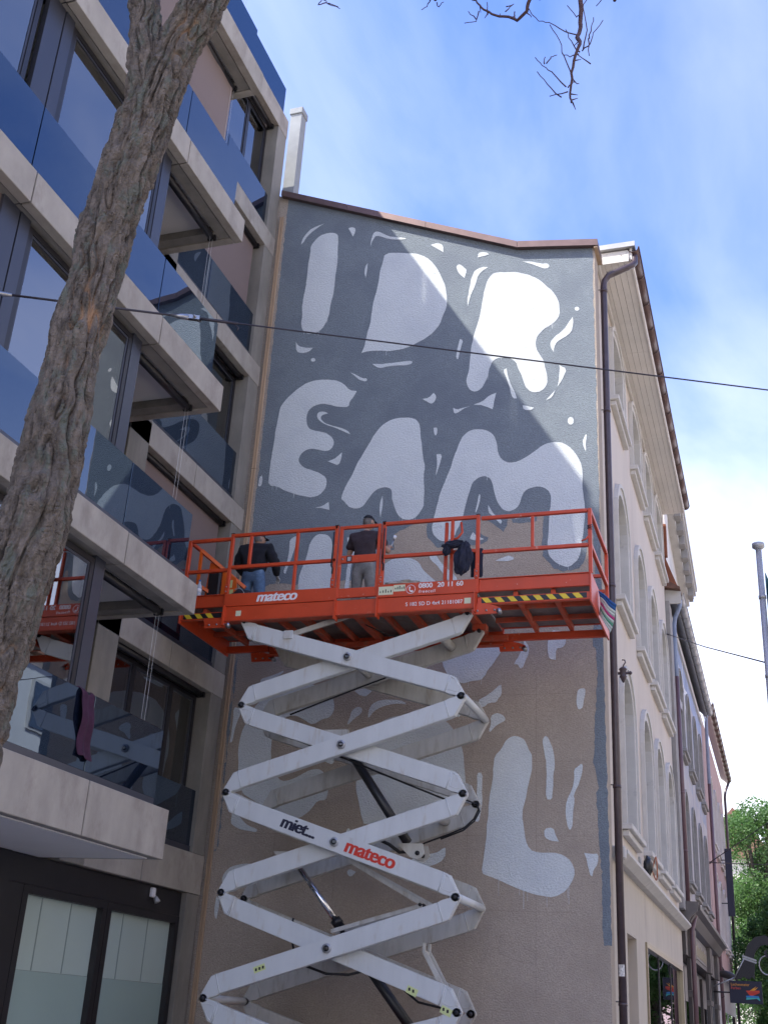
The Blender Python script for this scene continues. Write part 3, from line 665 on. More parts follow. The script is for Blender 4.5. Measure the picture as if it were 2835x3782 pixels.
[(-7.988,4.458),(-7.881,4.399),(-7.788,4.31),(-7.681,4.237),(-7.546,4.201),(-7.548,4.15),(-7.673,4.164),(-7.807,4.185),(-7.928,4.228),(-8.002,4.294)],
[(-6.002,6.063),(-5.959,6.023),(-5.979,5.954),(-6.071,5.894),(-6.176,5.776),(-6.202,5.805),(-6.153,5.912),(-6.143,5.989),(-6.082,6.049)],
[(-6.529,5.223),(-6.38,5.274),(-6.364,5.229),(-6.396,5.162),(-6.471,5.2)],
[(-5.868,5.898),(-5.853,6.036),(-5.793,6.112),(-5.684,6.156),(-5.556,6.164),(-5.349,6.146),(-5.255,6.105),(-5.266,6.075),(-5.378,6.098),(-5.536,6.082),(-5.661,6.047),(-5.77,5.988),(-5.843,5.882)],
[(-5.663,5.801),(-5.556,5.867),(-5.399,5.902),(-5.289,5.904),(-4.962,5.922),(-4.65,5.824),(-4.556,5.762),(-4.412,5.551),(-4.355,5.403),(-4.322,5.286),(-4.308,5.068),(-4.281,4.882),(-4.343,4.711),(-4.53,4.528),(-4.896,4.372),(-5.345,4.314),(-5.801,4.255),(-5.862,4.369),(-5.915,4.57),(-5.974,4.745),(-5.998,4.98),(-5.991,5.233),(-5.911,5.457),(-5.811,5.637)],
[(-6.114,6.309),(-6.067,6.339),(-5.793,6.37),(-5.791,6.338),(-5.852,6.27),(-5.913,6.225),(-5.995,6.235)],
[(-4.123,6.111),(-4.033,6.153),(-3.898,6.248),(-3.794,6.343),(-3.764,6.334),(-3.762,6.183),(-3.821,6.125),(-3.835,6.073),(-3.956,6.068),(-4.03,6.003),(-4.09,6.019)],
[(-3.929,5.859),(-3.848,5.916),(-3.743,5.884),(-3.69,5.801),(-3.786,5.752),(-3.859,5.702),(-3.925,5.622),(-3.951,5.645),(-3.92,5.74)],
[(-4.119,5.023),(-4.031,5.025),(-4.036,4.809),(-4.025,4.598),(-4.057,4.43),(-4.069,4.319),(-4.142,4.326),(-4.116,4.458),(-4.113,4.64),(-4.119,4.711),(-4.103,4.852)],
[(-3.577,5.56),(-3.489,5.552),(-3.416,5.503),(-3.372,5.423),(-3.342,5.336),(-3.296,5.271),(-3.298,5.108),(-3.319,4.966),(-3.355,4.84),(-3.392,4.648),(-3.447,4.427),(-3.408,4.208),(-3.389,4.064),(-3.332,3.939),(-3.183,3.888),(-2.999,3.908),(-2.852,3.874),(-2.744,3.788),(-2.691,3.649),(-2.729,3.51),(-2.893,3.334),(-3.074,3.302),(-3.367,3.358),(-3.702,3.491),(-3.928,3.575),(-4.024,3.609),(-3.99,3.806),(-3.942,4.278),(-3.929,4.649),(-3.896,4.815),(-3.876,4.956),(-3.872,5.113),(-3.86,5.271),(-3.751,5.371),(-3.708,5.472),(-3.65,5.529)],
[(-3.111,5.556),(-3.068,5.533),(-3.04,5.475),(-2.997,5.36),(-2.969,5.217),(-2.963,5.104),(-2.992,4.978),(-2.992,4.866),(-3.007,4.727),(-3.014,4.633),(-3.099,4.638),(-3.091,4.867),(-3.086,5.077),(-3.112,5.29),(-3.155,5.477)],
[(-2.596,5.14),(-2.564,5.128),(-2.577,5.002),(-2.62,4.864),(-2.678,4.754),(-2.706,4.671),(-2.69,4.647),(-2.715,4.429),(-2.732,4.22),(-2.787,4.219),(-2.822,4.428),(-2.809,4.61),(-2.719,4.782),(-2.689,4.934),(-2.695,5.059),(-2.631,5.101)],
[(-3.026,7.164),(-2.825,7.139),(-2.785,6.983),(-2.835,6.878),(-2.946,6.875),(-2.947,6.692),(-3.05,6.711),(-3.072,6.842),(-3.064,6.98)],
[(-3.424,7.035),(-3.348,6.915),(-3.355,6.808),(-3.407,6.687),(-3.452,6.582),(-3.501,6.591),(-3.512,6.645),(-3.58,6.655),(-3.498,6.798),(-3.446,6.935)],
[(-2.601,6.244),(-2.508,6.246),(-2.516,6.161),(-2.539,6.058),(-2.548,5.971),(-2.599,5.926),(-2.634,5.944),(-2.647,6.061),(-2.638,6.194)],
[(-4.819,7.091),(-3.714,7.166),(-3.728,7.01),(-3.757,6.886),(-3.831,6.781),(-3.906,6.66),(-3.98,6.586),(-4.032,6.48),(-4.084,6.421),(-4.206,6.417),(-4.404,6.37),(-4.641,6.517)],
[(-2.568,3.906),(-2.453,3.89),(-2.37,3.898),(-2.377,3.758),(-2.439,3.688),(-2.459,3.591),(-2.494,3.618),(-2.527,3.791)],
[(-3.127,4.228),(-2.997,4.247),(-2.961,4.139),(-2.917,4.05),(-3.035,4.067),(-3.117,4.102)],
[(-5.092,3.759),(-4.976,3.829),(-4.8,3.859),(-4.669,3.888),(-4.584,3.95),(-4.547,3.944),(-4.564,3.807),(-4.649,3.738),(-4.822,3.674),(-4.896,3.693),(-4.971,3.72)],
[(-4.462,5.925),(-4.394,5.953),(-4.377,5.9),(-4.421,5.856),(-4.468,5.88)],
[(-8.045,3.431),(-8.017,3.556),(-7.9,3.645),(-7.705,3.686),(-7.578,3.682),(-7.67,3.624),(-7.861,3.558),(-7.931,3.433),(-8.01,3.382)],
[(-8.091,2.89),(-8.117,2.987),(-8.102,3.207),(-8.045,3.16),(-8.049,3.013),(-8.061,2.879)],
[(-6.095,4.154),(-6.077,4.218),(-6.037,4.211),(-6.032,4.14),(-6.085,4.111)],
[(-6.046,3.579),(-6.004,3.635),(-5.902,3.595),(-5.98,3.511)]]

paint('painted_grey_field', 'paint_grey', ragged(GREY_FIELD, 0.02), YW - 0.003, gw)
for poly in LIGHT_SHAPES:
    paint('painted_light_shape', 'paint_light', ragged(smooth_poly(poly)), YW - 0.007, gw)
# runs of wet paint below the fresh letters
rd = random.Random(5)
for poly in LIGHT_SHAPES:
    xs_ = [p[0] for p in poly]; zs_ = [p[1] for p in poly]
    if (max(xs_) - min(xs_)) * (max(zs_) - min(zs_)) < 0.8: continue
    pp_ = smooth_poly(poly)
    for _ in range(7 if min(zs_) < 4 else 5):
        x = rd.uniform(min(xs_) + 0.08, max(xs_) - 0.08); hits = []
        for a, b in zip(pp_, pp_[1:] + pp_[:1]):
            if (a[0] - x) * (b[0] - x) < 0: hits.append(a[1] + (b[1] - a[1]) * (x - a[0]) / (b[0] - a[0]))
        if not hits: continue
        z_ = min(hits); l = rd.uniform(0.03, 0.10) if z_ > 5 else rd.uniform(0.05, 0.24); w = rd.uniform(0.0016, 0.0035)
        paint('paint_drip', 'paint_light', [(x - w, z_ + 0.01), (x + w, z_ + 0.01), (x + w * 0.8, z_ - l), (x - w * 0.8, z_ - l)], YW - 0.0045, gw)
# pencil set-out grid on the bare render
M['pencil'] = mat('pencil', (0.16, 0.13, 0.11), 0.9)
def pencil(pts):
    bm = bmesh.new(); r = 0.0011
    for a, b in zip(pts, pts[1:]):
        a, b = Vector((a[0], YW - 0.002, a[1])), Vector((b[0], YW - 0.002, b[1]))
        d = (b - a).normalized(); s = Vector((-d.z, 0, d.x)) * r
        bm.faces.new([bm.verts.new(v) for v in (a - s, b - s, b + s, a + s)])
    done('pencil_line', bm, 'pencil', gw)
for z, xa in ((3.11, -4.6), (4.13, -4.3), (5.18, -4.4), (6.18, -4.5), (4.13, -7.9)): pencil([(xa, z), (min(xa + 1.9, -2.45), z)])
for x, za, zb in ((-7.24, 3.6, 4.4), (-6.24, 3.0, 4.2), (-5.24, 5.2, 6.5), (-4.24, 2.6, 4.6), (-3.24, 1.9, 6.5)): pencil([(x, za), (x, zb)])
pencil([(-3.75, 2.55), (-3.74, 2.78), (-3.60, 2.66), (-3.48, 2.75), (-3.38, 2.62), (-3.26, 2.58), (-3.23, 2.42), (-3.30, 2.45), (-3.5, 2.47), (-3.75, 2.55)])
# body of the house behind
boxo('house_body', 'facade_cream', ob_, -11.9, XF - 0.45, YW + 0.4, 28.5, GZ, 14.0)
M['roof_tile'] = mat('roof_tile', (0.16, 0.085, 0.06), 0.85, vary=0.2, vscale=6)
prismo('roof', 'roof_tile', ob_, [(-12, 17.9), (-8.25, 16.3), (-3.58, 14.75), (-2.3, 14.62), (-2.3, 14.38), (-12, 14.38)], YW + 0.75, 28.45)
# metal coping in lengths
cop = [(-8.32, 16.49), (-6.9, 15.86), (-5.3, 15.15), (-3.58, 14.39), (-2.16, 14.18)]
for (xa, za), (xb, zb) in zip(cop, cop[1:]):
    d = Vector((xb - xa, zb - za)).normalized() * 0.004
    prismo('coping', 'coping', ob_, [(xa + d.x, za + d.y - 0.10), (xb - d.x, zb - d.y - 0.10), (xb - d.x, zb - d.y + 0.03), (xa + d.x, za + d.y + 0.03)], YW - 0.10, YW + 0.5)
boxo('coping_soffit', 'timber', ob_, -2.232, -2.17, YW - 0.085, YW + 0.45, 14.05, 14.075)
# stuccoed chimney pier at the party wall
boxo('chimney', 'stucco_grey', ob_, -8.58, -8.33, YW + 0.45, YW + 0.70, 15.5, 19.0)
boxo('chimney_cap', 'stucco_grey', ob_, -8.60, -8.31, YW + 0.42, YW + 0.73, 19.0, 19.16, 0.01)
# street front: windows in three rows, wall built round the openings
fr = None
ROWS = [(4.64, 7.20, True), (8.42, 10.62, True), (12.28, 13.86, False)]   # sill top, crown of the opening, round arch
WY = [18.52, 21.45, 23.85, 26.2]
OW = 1.45                                                     # opening width
def arch_pts(ya, yb, zs, ztop, rise, n=10):
    """from (ya, zs) round the head to (yb, zs)"""
    yc = (ya + yb) / 2; w = (yb - ya) / 2
    return [(yc - w * math.cos(math.pi * i / n), zs + rise * math.sin(math.pi * i / n)) for i in range(n + 1)]
def arched_front(parent, x_out, x_in, y0, y1, z0, z1, opens, m, rise=0.5, name='facade_wall'):
    """one storey of wall: opens = [(ya, yb, sill, crown)] sorted along y"""
    bm = bmesh.new()
    yprev = y0
    for i, (ya, yb, s, c) in enumerate(opens):
        yc = (ya + yb) / 2
        ynext = (yb + opens[i + 1][0]) / 2 if i + 1 < len(opens) else y1
        ap = arch_pts(ya, yb, c - rise, c, rise)
        h = len(ap) // 2
        left = [(yprev, z0), (yc, z0), (yc, s), (ya, s)] + ap[:h + 1] + [(yc, z1), (yprev, z1)]
        right = [(yc, z0), (ynext, z0), (ynext, z1), (yc, z1)] + ap[h:] + [(yb, s), (yc, s)]
        prism_x(bm, left, x_in, x_out); prism_x(bm, right, x_in, x_out)
        yprev = ynext
    if not opens: prism_x(bm, [(y0, z0), (y1, z0), (y1, z1), (y0, z1)], x_in, x_out)
    bmesh.ops.recalc_face_normals(bm, faces=bm.faces)
    return done(name, bm, m, parent)
def arched_window(parent, X, ya, yb, s, c, rise, stone='stone_white', fw=0.20, proud=0.05, depth=0.24, glass='pane', sill=True):
    """stone surround, reveal, casements and sill"""
    o1 = arch_pts(ya, yb, c - rise, c, rise); o2 = arch_pts(ya - fw, yb + fw, c - rise, c, rise + fw)
    bm = bmesh.new()
    a = [(ya, s)] + o1 + [(yb, s)]; b = [(ya - fw, s)] + o2 + [(yb + fw, s)]
    for x0, x1 in ((X - depth, X + proud),):
        va = [[bm.verts.new((x, y, z)) for y, z in a] for x in (x0, x1)]
        vb = [[bm.verts.new((x, y, z)) for y, z in b] for x in (X + 0.001, x1)]
        for i in range(len(a) - 1):
            bm.faces.new((va[1][i], va[1][i + 1], vb[1][i + 1], vb[1][i]))
            bm.faces.new((va[0][i], va[0][i + 1], va[1][i + 1], va[1][i]))
            bm.faces.new((vb[0][i], vb[0][i + 1], vb[1][i + 1], vb[1][i]))
        for i in (0, -1): bm.faces.new((va[0][i], va[1][i], vb[1][i], vb[0][i]))
    # outer bead
    bmesh.ops.recalc_face_normals(bm, faces=bm.faces)
    w = done('window', bm, stone, parent)
    bm = bmesh.new(); bmo = [(y + (-0.004 if y < (ya + yb) / 2 else 0.004), z + (0.004 if z > s + 0.1 else 0.0015)) for y, z in b]
    inn = [(y + (0.05 if y < (ya + yb) / 2 else -0.05), z - (0.05 if z > s + 0.1 else 0)) for y, z in b]
    v1 = [bm.verts.new((X + proud + 0.03, y, z)) for y, z in bmo]; v2 = [bm.verts.new((X + proud + 0.03, y, z)) for y, z in inn]
    v3 = [bm.verts.new((X + 0.002, y, z)) for y, z in bmo]; v4 = [bm.verts.new((X + proud + 0.001, y, z)) for y, z in inn]
    for i in range(len(bmo) - 1):
        bm.faces.new((v1[i], v1[i + 1], v2[i + 1], v2[i])); bm.faces.new((v1[i], v3[i], v3[i + 1], v1[i + 1])); bm.faces.new((v2[i], v2[i + 1], v4[i + 1], v4[i]))
    bmesh.ops.recalc_face_normals(bm, faces=bm.faces)
    done('window_moulding', bm, stone, w)
    bm = bmesh.new()
    prism_x(bm, [(ya - 0.001, s)] + o1 + [(yb + 0.001, s)], X - depth - 0.012, X - depth - 0.004)
    bmesh.ops.recalc_face_normals(bm, faces=bm.faces)
    done('pane', bm, glass, w)
    bm = bmesh.new(); yc = (ya + yb) / 2
    box(bm, X - depth - 0.003, X - depth + 0.03, yc - 0.03, yc + 0.03, s, c - 0.03)
    box(bm, X - depth - 0.003, X - depth + 0.03, ya + 0.001, ya + 0.06, s, c - rise); box(bm, X - depth - 0.003, X - depth + 0.03, yb - 0.06, yb - 0.001, s, c - rise)
    box(bm, X - depth - 0.003, X - depth + 0.028, ya + 0.06, yb - 0.06, c - rise - 0.03, c - rise + 0.03)
    done('casement', bm, stone, w)
    boxo('dark_room', 'dark_metal', w, X - depth - 0.10, X - depth - 0.06, ya, yb, s, c)
    if sill:
        boxo('sill', stone, w, X - 0.02, X + 0.16, ya - fw - 0.05, yb + fw + 0.05, s - 0.09, s - 0.002, 0.008)
        boxo('sill_moulding', stone, w, X + 0.001, X + 0.10, ya - fw, yb + fw, s - 0.19, s - 0.095, 0.008)
    return w
zz = [4.09, 7.75, 11.45, 14.245]
for (s, c, ar), z0, z1 in zip(ROWS, zz, zz[1:]):
    ops = [(y + 0.20, y + 0.20 + OW, s, c) for y in WY]
    rise = 0.62 if ar else 0.22
    arched_front(ob_, XF, XF - 0.45, YW + 0.4, 28.55, z0, z1, [(p - 0.02, q - 0 + 0.02, r_ - 0.01, t_ + 0.02) for p, q, r_, t_ in ops], 'facade_cream', rise)
    for (ya, yb, s_, c_) in ops: arched_window(ob_, XF, ya, yb, s_, c_, rise)
boxo('corner_strip', 'facade_cream', ob_, -2.334, XF + 0.002, YW + 0.012, YW + 0.4, GZ, 14.2)
boxo('vent_grille', 'dark_metal', ob_, XF - 0.238, XF - 0.22, 18.76, 18.80, 9.2, 10.0)
# band course over the shop, with pigeon pins
prismo('band_course', 'stone_white', ob_, [(XF - 0.1, 3.93), (XF + 0.10, 3.93), (XF + 0.22, 4.02), (XF + 0.22, 4.07), (XF - 0.1, 4.085)], 17.3, 29.0)
boxo('band_course_end', 'stone_white', ob_, XF - 0.02, XF + 0.20, 17.12, 17.29, 3.92, 4.10, 0.02)
# shop storey
bm = bmesh.new()
for q in ((YW + 0.4, 18.75, GZ, 3.93), (18.75, 19.95, 3.05, 3.93), (19.95, 21.2, GZ, 3.93), (21.2, 28.4, 3.10, 3.93), (21.2, 28.4, GZ, 0.7), (28.4, 28.95, GZ, 3.93)):
    box(bm, XF - 0.45, XF - 0.004, *q)
bmesh.ops.recalc_face_normals(bm, faces=bm.faces)
done('shop_wall', bm, 'facade_ground', ob_)
boxo('door_reveal', 'timber', ob_, XF - 0.44, XF - 0.40, 18.75, 19.95, GZ, 3.05)
M['brass'] = mat('brass', (0.30, 0.25, 0.17), 0.35, metal=0.8)
bm = bmesh.new()
for q in ((21.2, 21.28, 0.7, 3.10), (28.32, 28.4, 0.7, 3.10), (21.28, 28.32, 3.02, 3.10), (21.28, 28.32, 0.7, 0.78)): box(bm, XF - 0.10, XF + 0.03, *q)
sw = done('shop_window', bm, 'brass', ob_)
for a, b in ((21.28, 23.6), (23.63, 25.95), (25.98, 28.32)):
    boxo('pane', 'shop_pane', sw, XF - 0.05, XF - 0.035, a, b, 0.78, 3.02)
for y in (23.615, 25.965): boxo('mullion', 'dark_metal', sw, XF - 0.06, XF - 0.02, y - 0.014, y + 0.014, 0.78, 3.02)
boxo('display_wall', 'room_wall', sw, XF - 1.6, XF - 1.55, 21.2, 28.4, 0.5, 3.4)
M['magenta'] = mat('magenta', (0.35, 0.02, 0.14), 0.6)
boxo('display_poster', 'magenta', sw, XF - 0.40, XF - 0.38, 27.2, 27.9, 1.0, 2.4)
# sloping boarded eaves, gutter and bargeboard
NB = 5
for i in range(NB):
    xa, xb = -2.27 + 0.57 * i / NB + 0.003, -2.27 + 0.57 * (i + 1) / NB - 0.003
    for y0, y1 in ((17.19, 20.3), (20.306, 24.1), (24.106, 28.45)):
        boxo('eaves_board', 'soffit', ob_, xa, xb, y0, y1, 14.25, 14.272)
boxo('eaves_moulding', 'stone_white', ob_, XF + 0.001, XF + 0.06, 17.0, 28.45, 14.10, 14.235, 0.01)
boxo('fascia_board', 'soffit', ob_, -1.70, -1.66, 17.15, 28.5, 14.225, 14.50, 0.006)
boxo('bargeboard', 'peeling', ob_, -2.24, -1.705, 17.15, 17.187, 14.235, 14.44)
boxo('bargeboard', 'peeling', ob_, -2.26, -1.72, 17.12, 17.149, 14.18, 14.33)
boxo('verge_flashing', 'zinc', ob_, -2.26, -1.60, 17.08, 17.32, 14.47, 14.57)
boxo('roof_edge', 'roof_tile', ob_, -2.27, -1.71, 17.19, 28.45, 14.30, 14.46)
def gutter(parent, X, z, r, y0, y1, m, seglen=1.0):
    """half-round gutter in lengths with a bead and joint straps"""
    n = max(1, round((y1 - y0) / seglen))
    for i in range(n):
        a, b = y0 + (y1 - y0) * i / n, y0 + (y1 - y0) * (i + 1) / n
        bm = bmesh.new(); k = 12
        pts = [(X + r * math.cos(math.pi + math.pi * j / k), z + r * math.sin(math.pi + math.pi * j / k)) for j in range(k + 1)]
        ins = [(X + (r - 0.008) * math.cos(2 * math.pi - math.pi * j / k), z + (r - 0.008) * math.sin(2 * math.pi - math.pi * j / k)) for j in range(k + 1)]
        prism_y(bm, pts + ins, a + 0.003, b - 0.003)
        bmesh.ops.recalc_face_normals(bm, faces=bm.faces)
        g = done('gutter_length', bm, m, parent, True)
        bm = bmesh.new()
        for j in range(k):
            p = [(X + q * math.cos(math.pi + math.pi * jj / k), z + q * math.sin(math.pi + math.pi * jj / k)) for q, jj in ((r + 0.001, j), (r + 0.001, j + 1), (r + 0.012, j + 1), (r + 0.012, j))]
            prism_y(bm, p, b - 0.03, b - 0.008)
        bmesh.ops.recalc_face_normals(bm, faces=bm.faces)
        done('gutter_strap', bm, m, g)
    tubeo('gutter_bead', m, parent, [(X + r + 0.006, y0, z + 0.004), (X + r + 0.006, y1, z + 0.004)], 0.014, 8)
gutter(ob_, -1.635, 14.455, 0.092, 17.12, 28.5, 'copper', 0.9)
# downpipe with swan neck
dp = [(-2.15, 16.98, GZ), (-2.15, 16.97, 6.0), (-2.155, 16.98, 13.40), (-2.155, 16.98, 13.60), (-2.14, 16.99, 13.72), (-2.07, 17.0, 13.83), (-1.96, 17.01, 13.88), (-1.74, 17.05, 13.99), (-1.66, 17.10, 14.06), (-1.62, 17.17, 14.16), (-1.625, 17.22, 14.30), (-1.635, 17.24, 14.40)]
pp = tubeo('downpipe', 'pipe_brown', ob_, dp, 0.056, 18)
for z in (2.0, 4.9, 8.0, 11.1, 13.5):
    tubeo('pipe_collar', 'pipe_brown', pp, [(-2.15, 16.965, z - 0.02), (-2.15, 16.965, z + 0.02)], 0.063, 18)
    tubeo('pipe_bracket', 'black', pp, [(-2.15, 16.96, z + 0.03), (-2.28, 16.95, z + 0.03)], 0.008, 6)
for i in range(22):
    t = i / 21; p = Vector((-2.06, 17.0, 13.84)).lerp(Vector((-1.72, 17.05, 14.00)), t) + Vector((-0.02, 0, 0.052))
    tubeo('pigeon_spike', 'black', pp, [p, p + Vector((-0.012, 0, 0.045))], [0.009, 0.001], 6)
M['sticker_art'] = mat('sticker_art', (0.6, 0.58, 0.55), 0.6, vary=0.5, vscale=40)
bm = bmesh.new()
for j in range(8):
    a0, a1 = -2.4 + j * 0.2, -2.4 + (j + 1) * 0.2
    bm.faces.new([bm.verts.new((-2.15 + 0.0585 * math.cos(a) , 16.977 + 0.0585 * math.sin(a), z)) for a, z in ((a0, 2.35), (a1, 2.35), (a1, 2.5), (a0, 2.5))])
done('sticker', bm, 'sticker_art', pp)
sg = boxo('wall_plate', 'letter_white', ob_, XF - 0.001, XF + 0.012, 16.72, 16.86, 2.85, 3.1)
# iron lamp bracket hung on the front
lb = thing('iron_lamp_bracket', 'dark cast iron bracket with hook and finial beside the brown downpipe', 'bracket')
yl = 17.6
tubeo('arm', 'pipe_brown', lb, [(XF - 0.05, yl, 6.78), (-1.97, yl, 6.78)], 0.022, 10)
tubeo('body', 'pipe_brown', lb, [(-2.09, yl, z) for z in (6.63, 6.66, 6.70, 6.72, 6.74, 6.82, 6.84, 6.86, 6.88)], [0.012, 0.03, 0.045, 0.06, 0.05, 0.05, 0.068, 0.05, 0.02], 14)
tubeo('hook', 'pipe_brown', lb, [(-2.09, yl, 6.87), (-2.08, yl, 6.91), (-2.05, yl, 6.95), (-2.06, yl, 6.99), (-2.10, yl, 6.995)], 0.011, 8)
tubeo('finial', 'pipe_brown', lb, [(-2.0, yl, 6.78), (-1.975, yl, 6.78), (-1.95, yl, 6.78)], [0.02, 0.034, 0.012], 12)
tubeo('wall_rose', 'pipe_brown', lb, [(XF - 0.01, yl, 6.78), (XF + 0.02, yl, 6.78)], [0.08, 0.05], 14)
# wrapped cable end on a wall bracket
cb = thing('wrapped_cable_end', 'black bag and looped orange cable on the cream wall above the shop', 'cable')
M['cable_orange'] = mat('cable_orange', (0.42, 0.13, 0.05), 0.5)
boxo('mount', 'zinc', cb, XF + 0.001, XF + 0.03, 20.55, 20.75, 4.12, 4.42)
bm = bmesh.new(); bmesh.ops.create_icosphere(bm, subdivisions=3, radius=1)
for v in bm.verts:
    k = 1 + 0.28 * noise.noise(v.co * 2.3)
    v.co = Vector((XF + 0.14 + 0.08 * v.co.x * k, 20.72 + 0.13 * v.co.y * k, 4.28 + 0.17 * v.co.z * k))
done('bag', bm, 'black', cb, True)
tubeo('loop', 'cable_orange', cb, [(XF + 0.16 + 0.13 * math.sin(t * 0.5), 20.95 + 0.22 * math.cos(t), 4.28 + 0.19 * math.sin(t)) for t in [i * 0.35 for i in range(19)]] + [(XF + 0.05, 20.9, 4.1)], 0.011, 8)
# ------------------------------------------------------------------ scissor lift
sl_ = thing('scissor_lift', 'raised red scissor lift platform on white folding arms before the painted wall', 'scissor lift')
YA, YBK = 14.0, 15.72                      # front and back of the platform
XL, XRt = -7.97, -2.05                     # outer ends of the two extension decks
MX0, MX1 = -7.25, -3.56                    # main deck
FLOOR = 6.93
def lb_(name, m, *a, bevel=0.004):
    return boxo(name, m, sl_, *a, bevel)
# decks
lb_('main_deck', 'deck', MX0 + 0.02, MX1 - 0.02, YA + 0.06, YBK - 0.06, FLOOR - 0.03, FLOOR, bevel=0)
lb_('extension_deck', 'deck', MX1 - 0.015, XRt - 0.02, YA + 0.10, YBK - 0.10, FLOOR + 0.01, FLOOR + 0.03, bevel=0)
lb_('extension_deck', 'deck', XL + 0.02, MX0 + 0.015, YA + 0.10, YBK - 0.10, FLOOR + 0.01, FLOOR + 0.03, bevel=0)
# side beams of the main deck with toe boards
for y0, y1, nm in ((YA, YA + 0.07, 'front'), (YBK - 0.07, YBK, 'back')):
    lb_('side_beam', 'red', MX0, MX1, y0, y1, 6.69, 6.895)
    lb_('beam_flange', 'red_under', MX0, MX1, y0 - 0.0 if nm == 'front' else y0 - 0.06, y1 + 0.06 if nm == 'front' else y1, 6.678, 6.6895)
lb_('toe_board', 'red', MX0, -5.545, YA - 0.012, YA + 0.018, 6.90, 7.09)
lb_('toe_board', 'red', -4.955, MX1, YA - 0.012, YA + 0.018, 6.90, 7.09)
lb_('toe_board', 'red', MX0, MX1, YBK - 0.02, YBK + 0.01, 6.90, 7.09)
for x in (MX0 + 0.001, -5.56, -4.95, MX1 - 0.02):
    prismo('gusset', 'red', sl_, [(x, 6.91), (x + 0.018, 6.91), (x + 0.018, 6.62), (x, 6.62)], YA - 0.05, YA + 0.09)
# extension beams: deep channel on the front and back, cross members, hazard strip
for (xa, xb) in ((MX1 + 0.005, XRt), (XL, MX0 - 0.005)):
    for y0, y1 in ((YA + 0.055, YA + 0.10), (YBK - 0.10, YBK - 0.055)):
        lb_('extension_beam', 'red', xa, xb, y0, y1, 6.93, 7.10)
        lb_('beam_flange', 'red', xa, xb, y0 - 0.02, y1 + 0.02, 7.101, 7.112)
        lb_('lower_rail', 'red', xa, xb, y0 - 0.01, y1 + 0.01, 6.74, 6.845)
    n = 3 if xb > -4 else 2
    for i in range(1, n):
        x = xa + (xb - xa) * i / n
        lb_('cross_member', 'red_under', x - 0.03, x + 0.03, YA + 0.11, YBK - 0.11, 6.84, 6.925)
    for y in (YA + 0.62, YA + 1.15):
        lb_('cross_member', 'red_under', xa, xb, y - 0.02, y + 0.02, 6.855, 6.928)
    xe = XRt if xb == XRt else XL
    lb_('end_plate', 'red', xe - 0.012, xe + 0.012, YA + 0.03, YBK - 0.03, 6.70, 7.11)
    # black and yellow stripes
    L_ = xb - xa; s0 = xa + 0.06; s1 = xb - 0.05; k = int((s1 - s0) / 0.086)
    lb_('hazard_strip', 'black', s0, s1, YA + 0.041, YA + 0.044, 6.758, 6.832, bevel=0)
    for i in range(0, k - 1, 2):
        x = s0 + i * 0.086
        prismo('hazard_stripe', 'yellow', sl_, [(x + 0.06, 6.76), (x + 0.146, 6.76), (x + 0.086, 6.83), (x, 6.83)], YA + 0.037, YA + 0.0405)
# joists seen from below
for i in range(9):
    x = MX0 + 0.25 + i * 0.40
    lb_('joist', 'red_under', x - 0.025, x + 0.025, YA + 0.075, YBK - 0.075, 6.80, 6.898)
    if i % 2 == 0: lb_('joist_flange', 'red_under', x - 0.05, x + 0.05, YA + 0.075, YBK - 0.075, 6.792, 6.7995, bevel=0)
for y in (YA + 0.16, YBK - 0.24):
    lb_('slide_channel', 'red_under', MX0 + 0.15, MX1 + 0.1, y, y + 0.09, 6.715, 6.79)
for x in (MX0 - 0.12, MX1 + 0.12):       # roller brackets of the extensions
    for y, q in ((YA + 0.02, YA + 0.05), (YBK - 0.05, YBK - 0.02)):
        b = prismo('roller_plate', 'red', sl_, [(x - 0.17, 6.60), (x + 0.17, 6.60), (x + 0.2, 6.68), (x + 0.1, 6.72), (x - 0.02, 6.75), (x - 0.2, 6.75)], y, q)
        for xx in (-0.1, 0.02, 0.13): tubeo('bolt', 'steel', b, [(x + xx, y - 0.012, 6.645), (x + xx, q + 0.012, 6.645)], 0.014, 8)
        tubeo('roller', 'steel', b, [(x + 0.19, y - 0.02, 6.63), (x + 0.19, q + 0.03, 6.63)], 0.035, 12)
# guard rails
TOP, MID = 8.01, 7.51
def rail(x0, x1, y, z, t=0.05, h=0.05): return lb_('rail', 'red', x0, x1, y - t / 2, y + t / 2, z - h / 2, z + h / 2, bevel=0.006)
def post(x, y, z0, z1, w=0.05): return lb_('post', 'red', x - w / 2, x + w / 2, y - w / 2, y + w / 2, z0, z1, bevel=0.006)
yf = YA + 0.025
rail(MX0 + 0.026, -5.60, yf, TOP); rail(MX0 + 0.026, -5.60, yf, MID)
rail(-4.93, MX1 - 0.026, yf, TOP); rail(-4.93, MX1 - 0.026, yf, MID)
for x in (MX0, -5.62, -4.91, MX1): post(x, yf, 6.90, TOP + 0.025)
post(-5.00 - 1.22, yf, 7.09, TOP - 0.026, 0.044)              # between on the left run
post(-6.95, yf, MID + 0.026, TOP - 0.026, 0.045)
post(-3.92, yf, 7.09, TOP - 0.026, 0.044); post(-4.02, yf + 0.06, 7.09, TOP - 0.026, 0.045)
tubeo('handle', 'red', sl_, [(-3.80, yf, 7.95), (-3.78, yf, 7.80), (-3.84, yf, 7.72), (-3.90, yf, 7.70)], 0.016, 8)
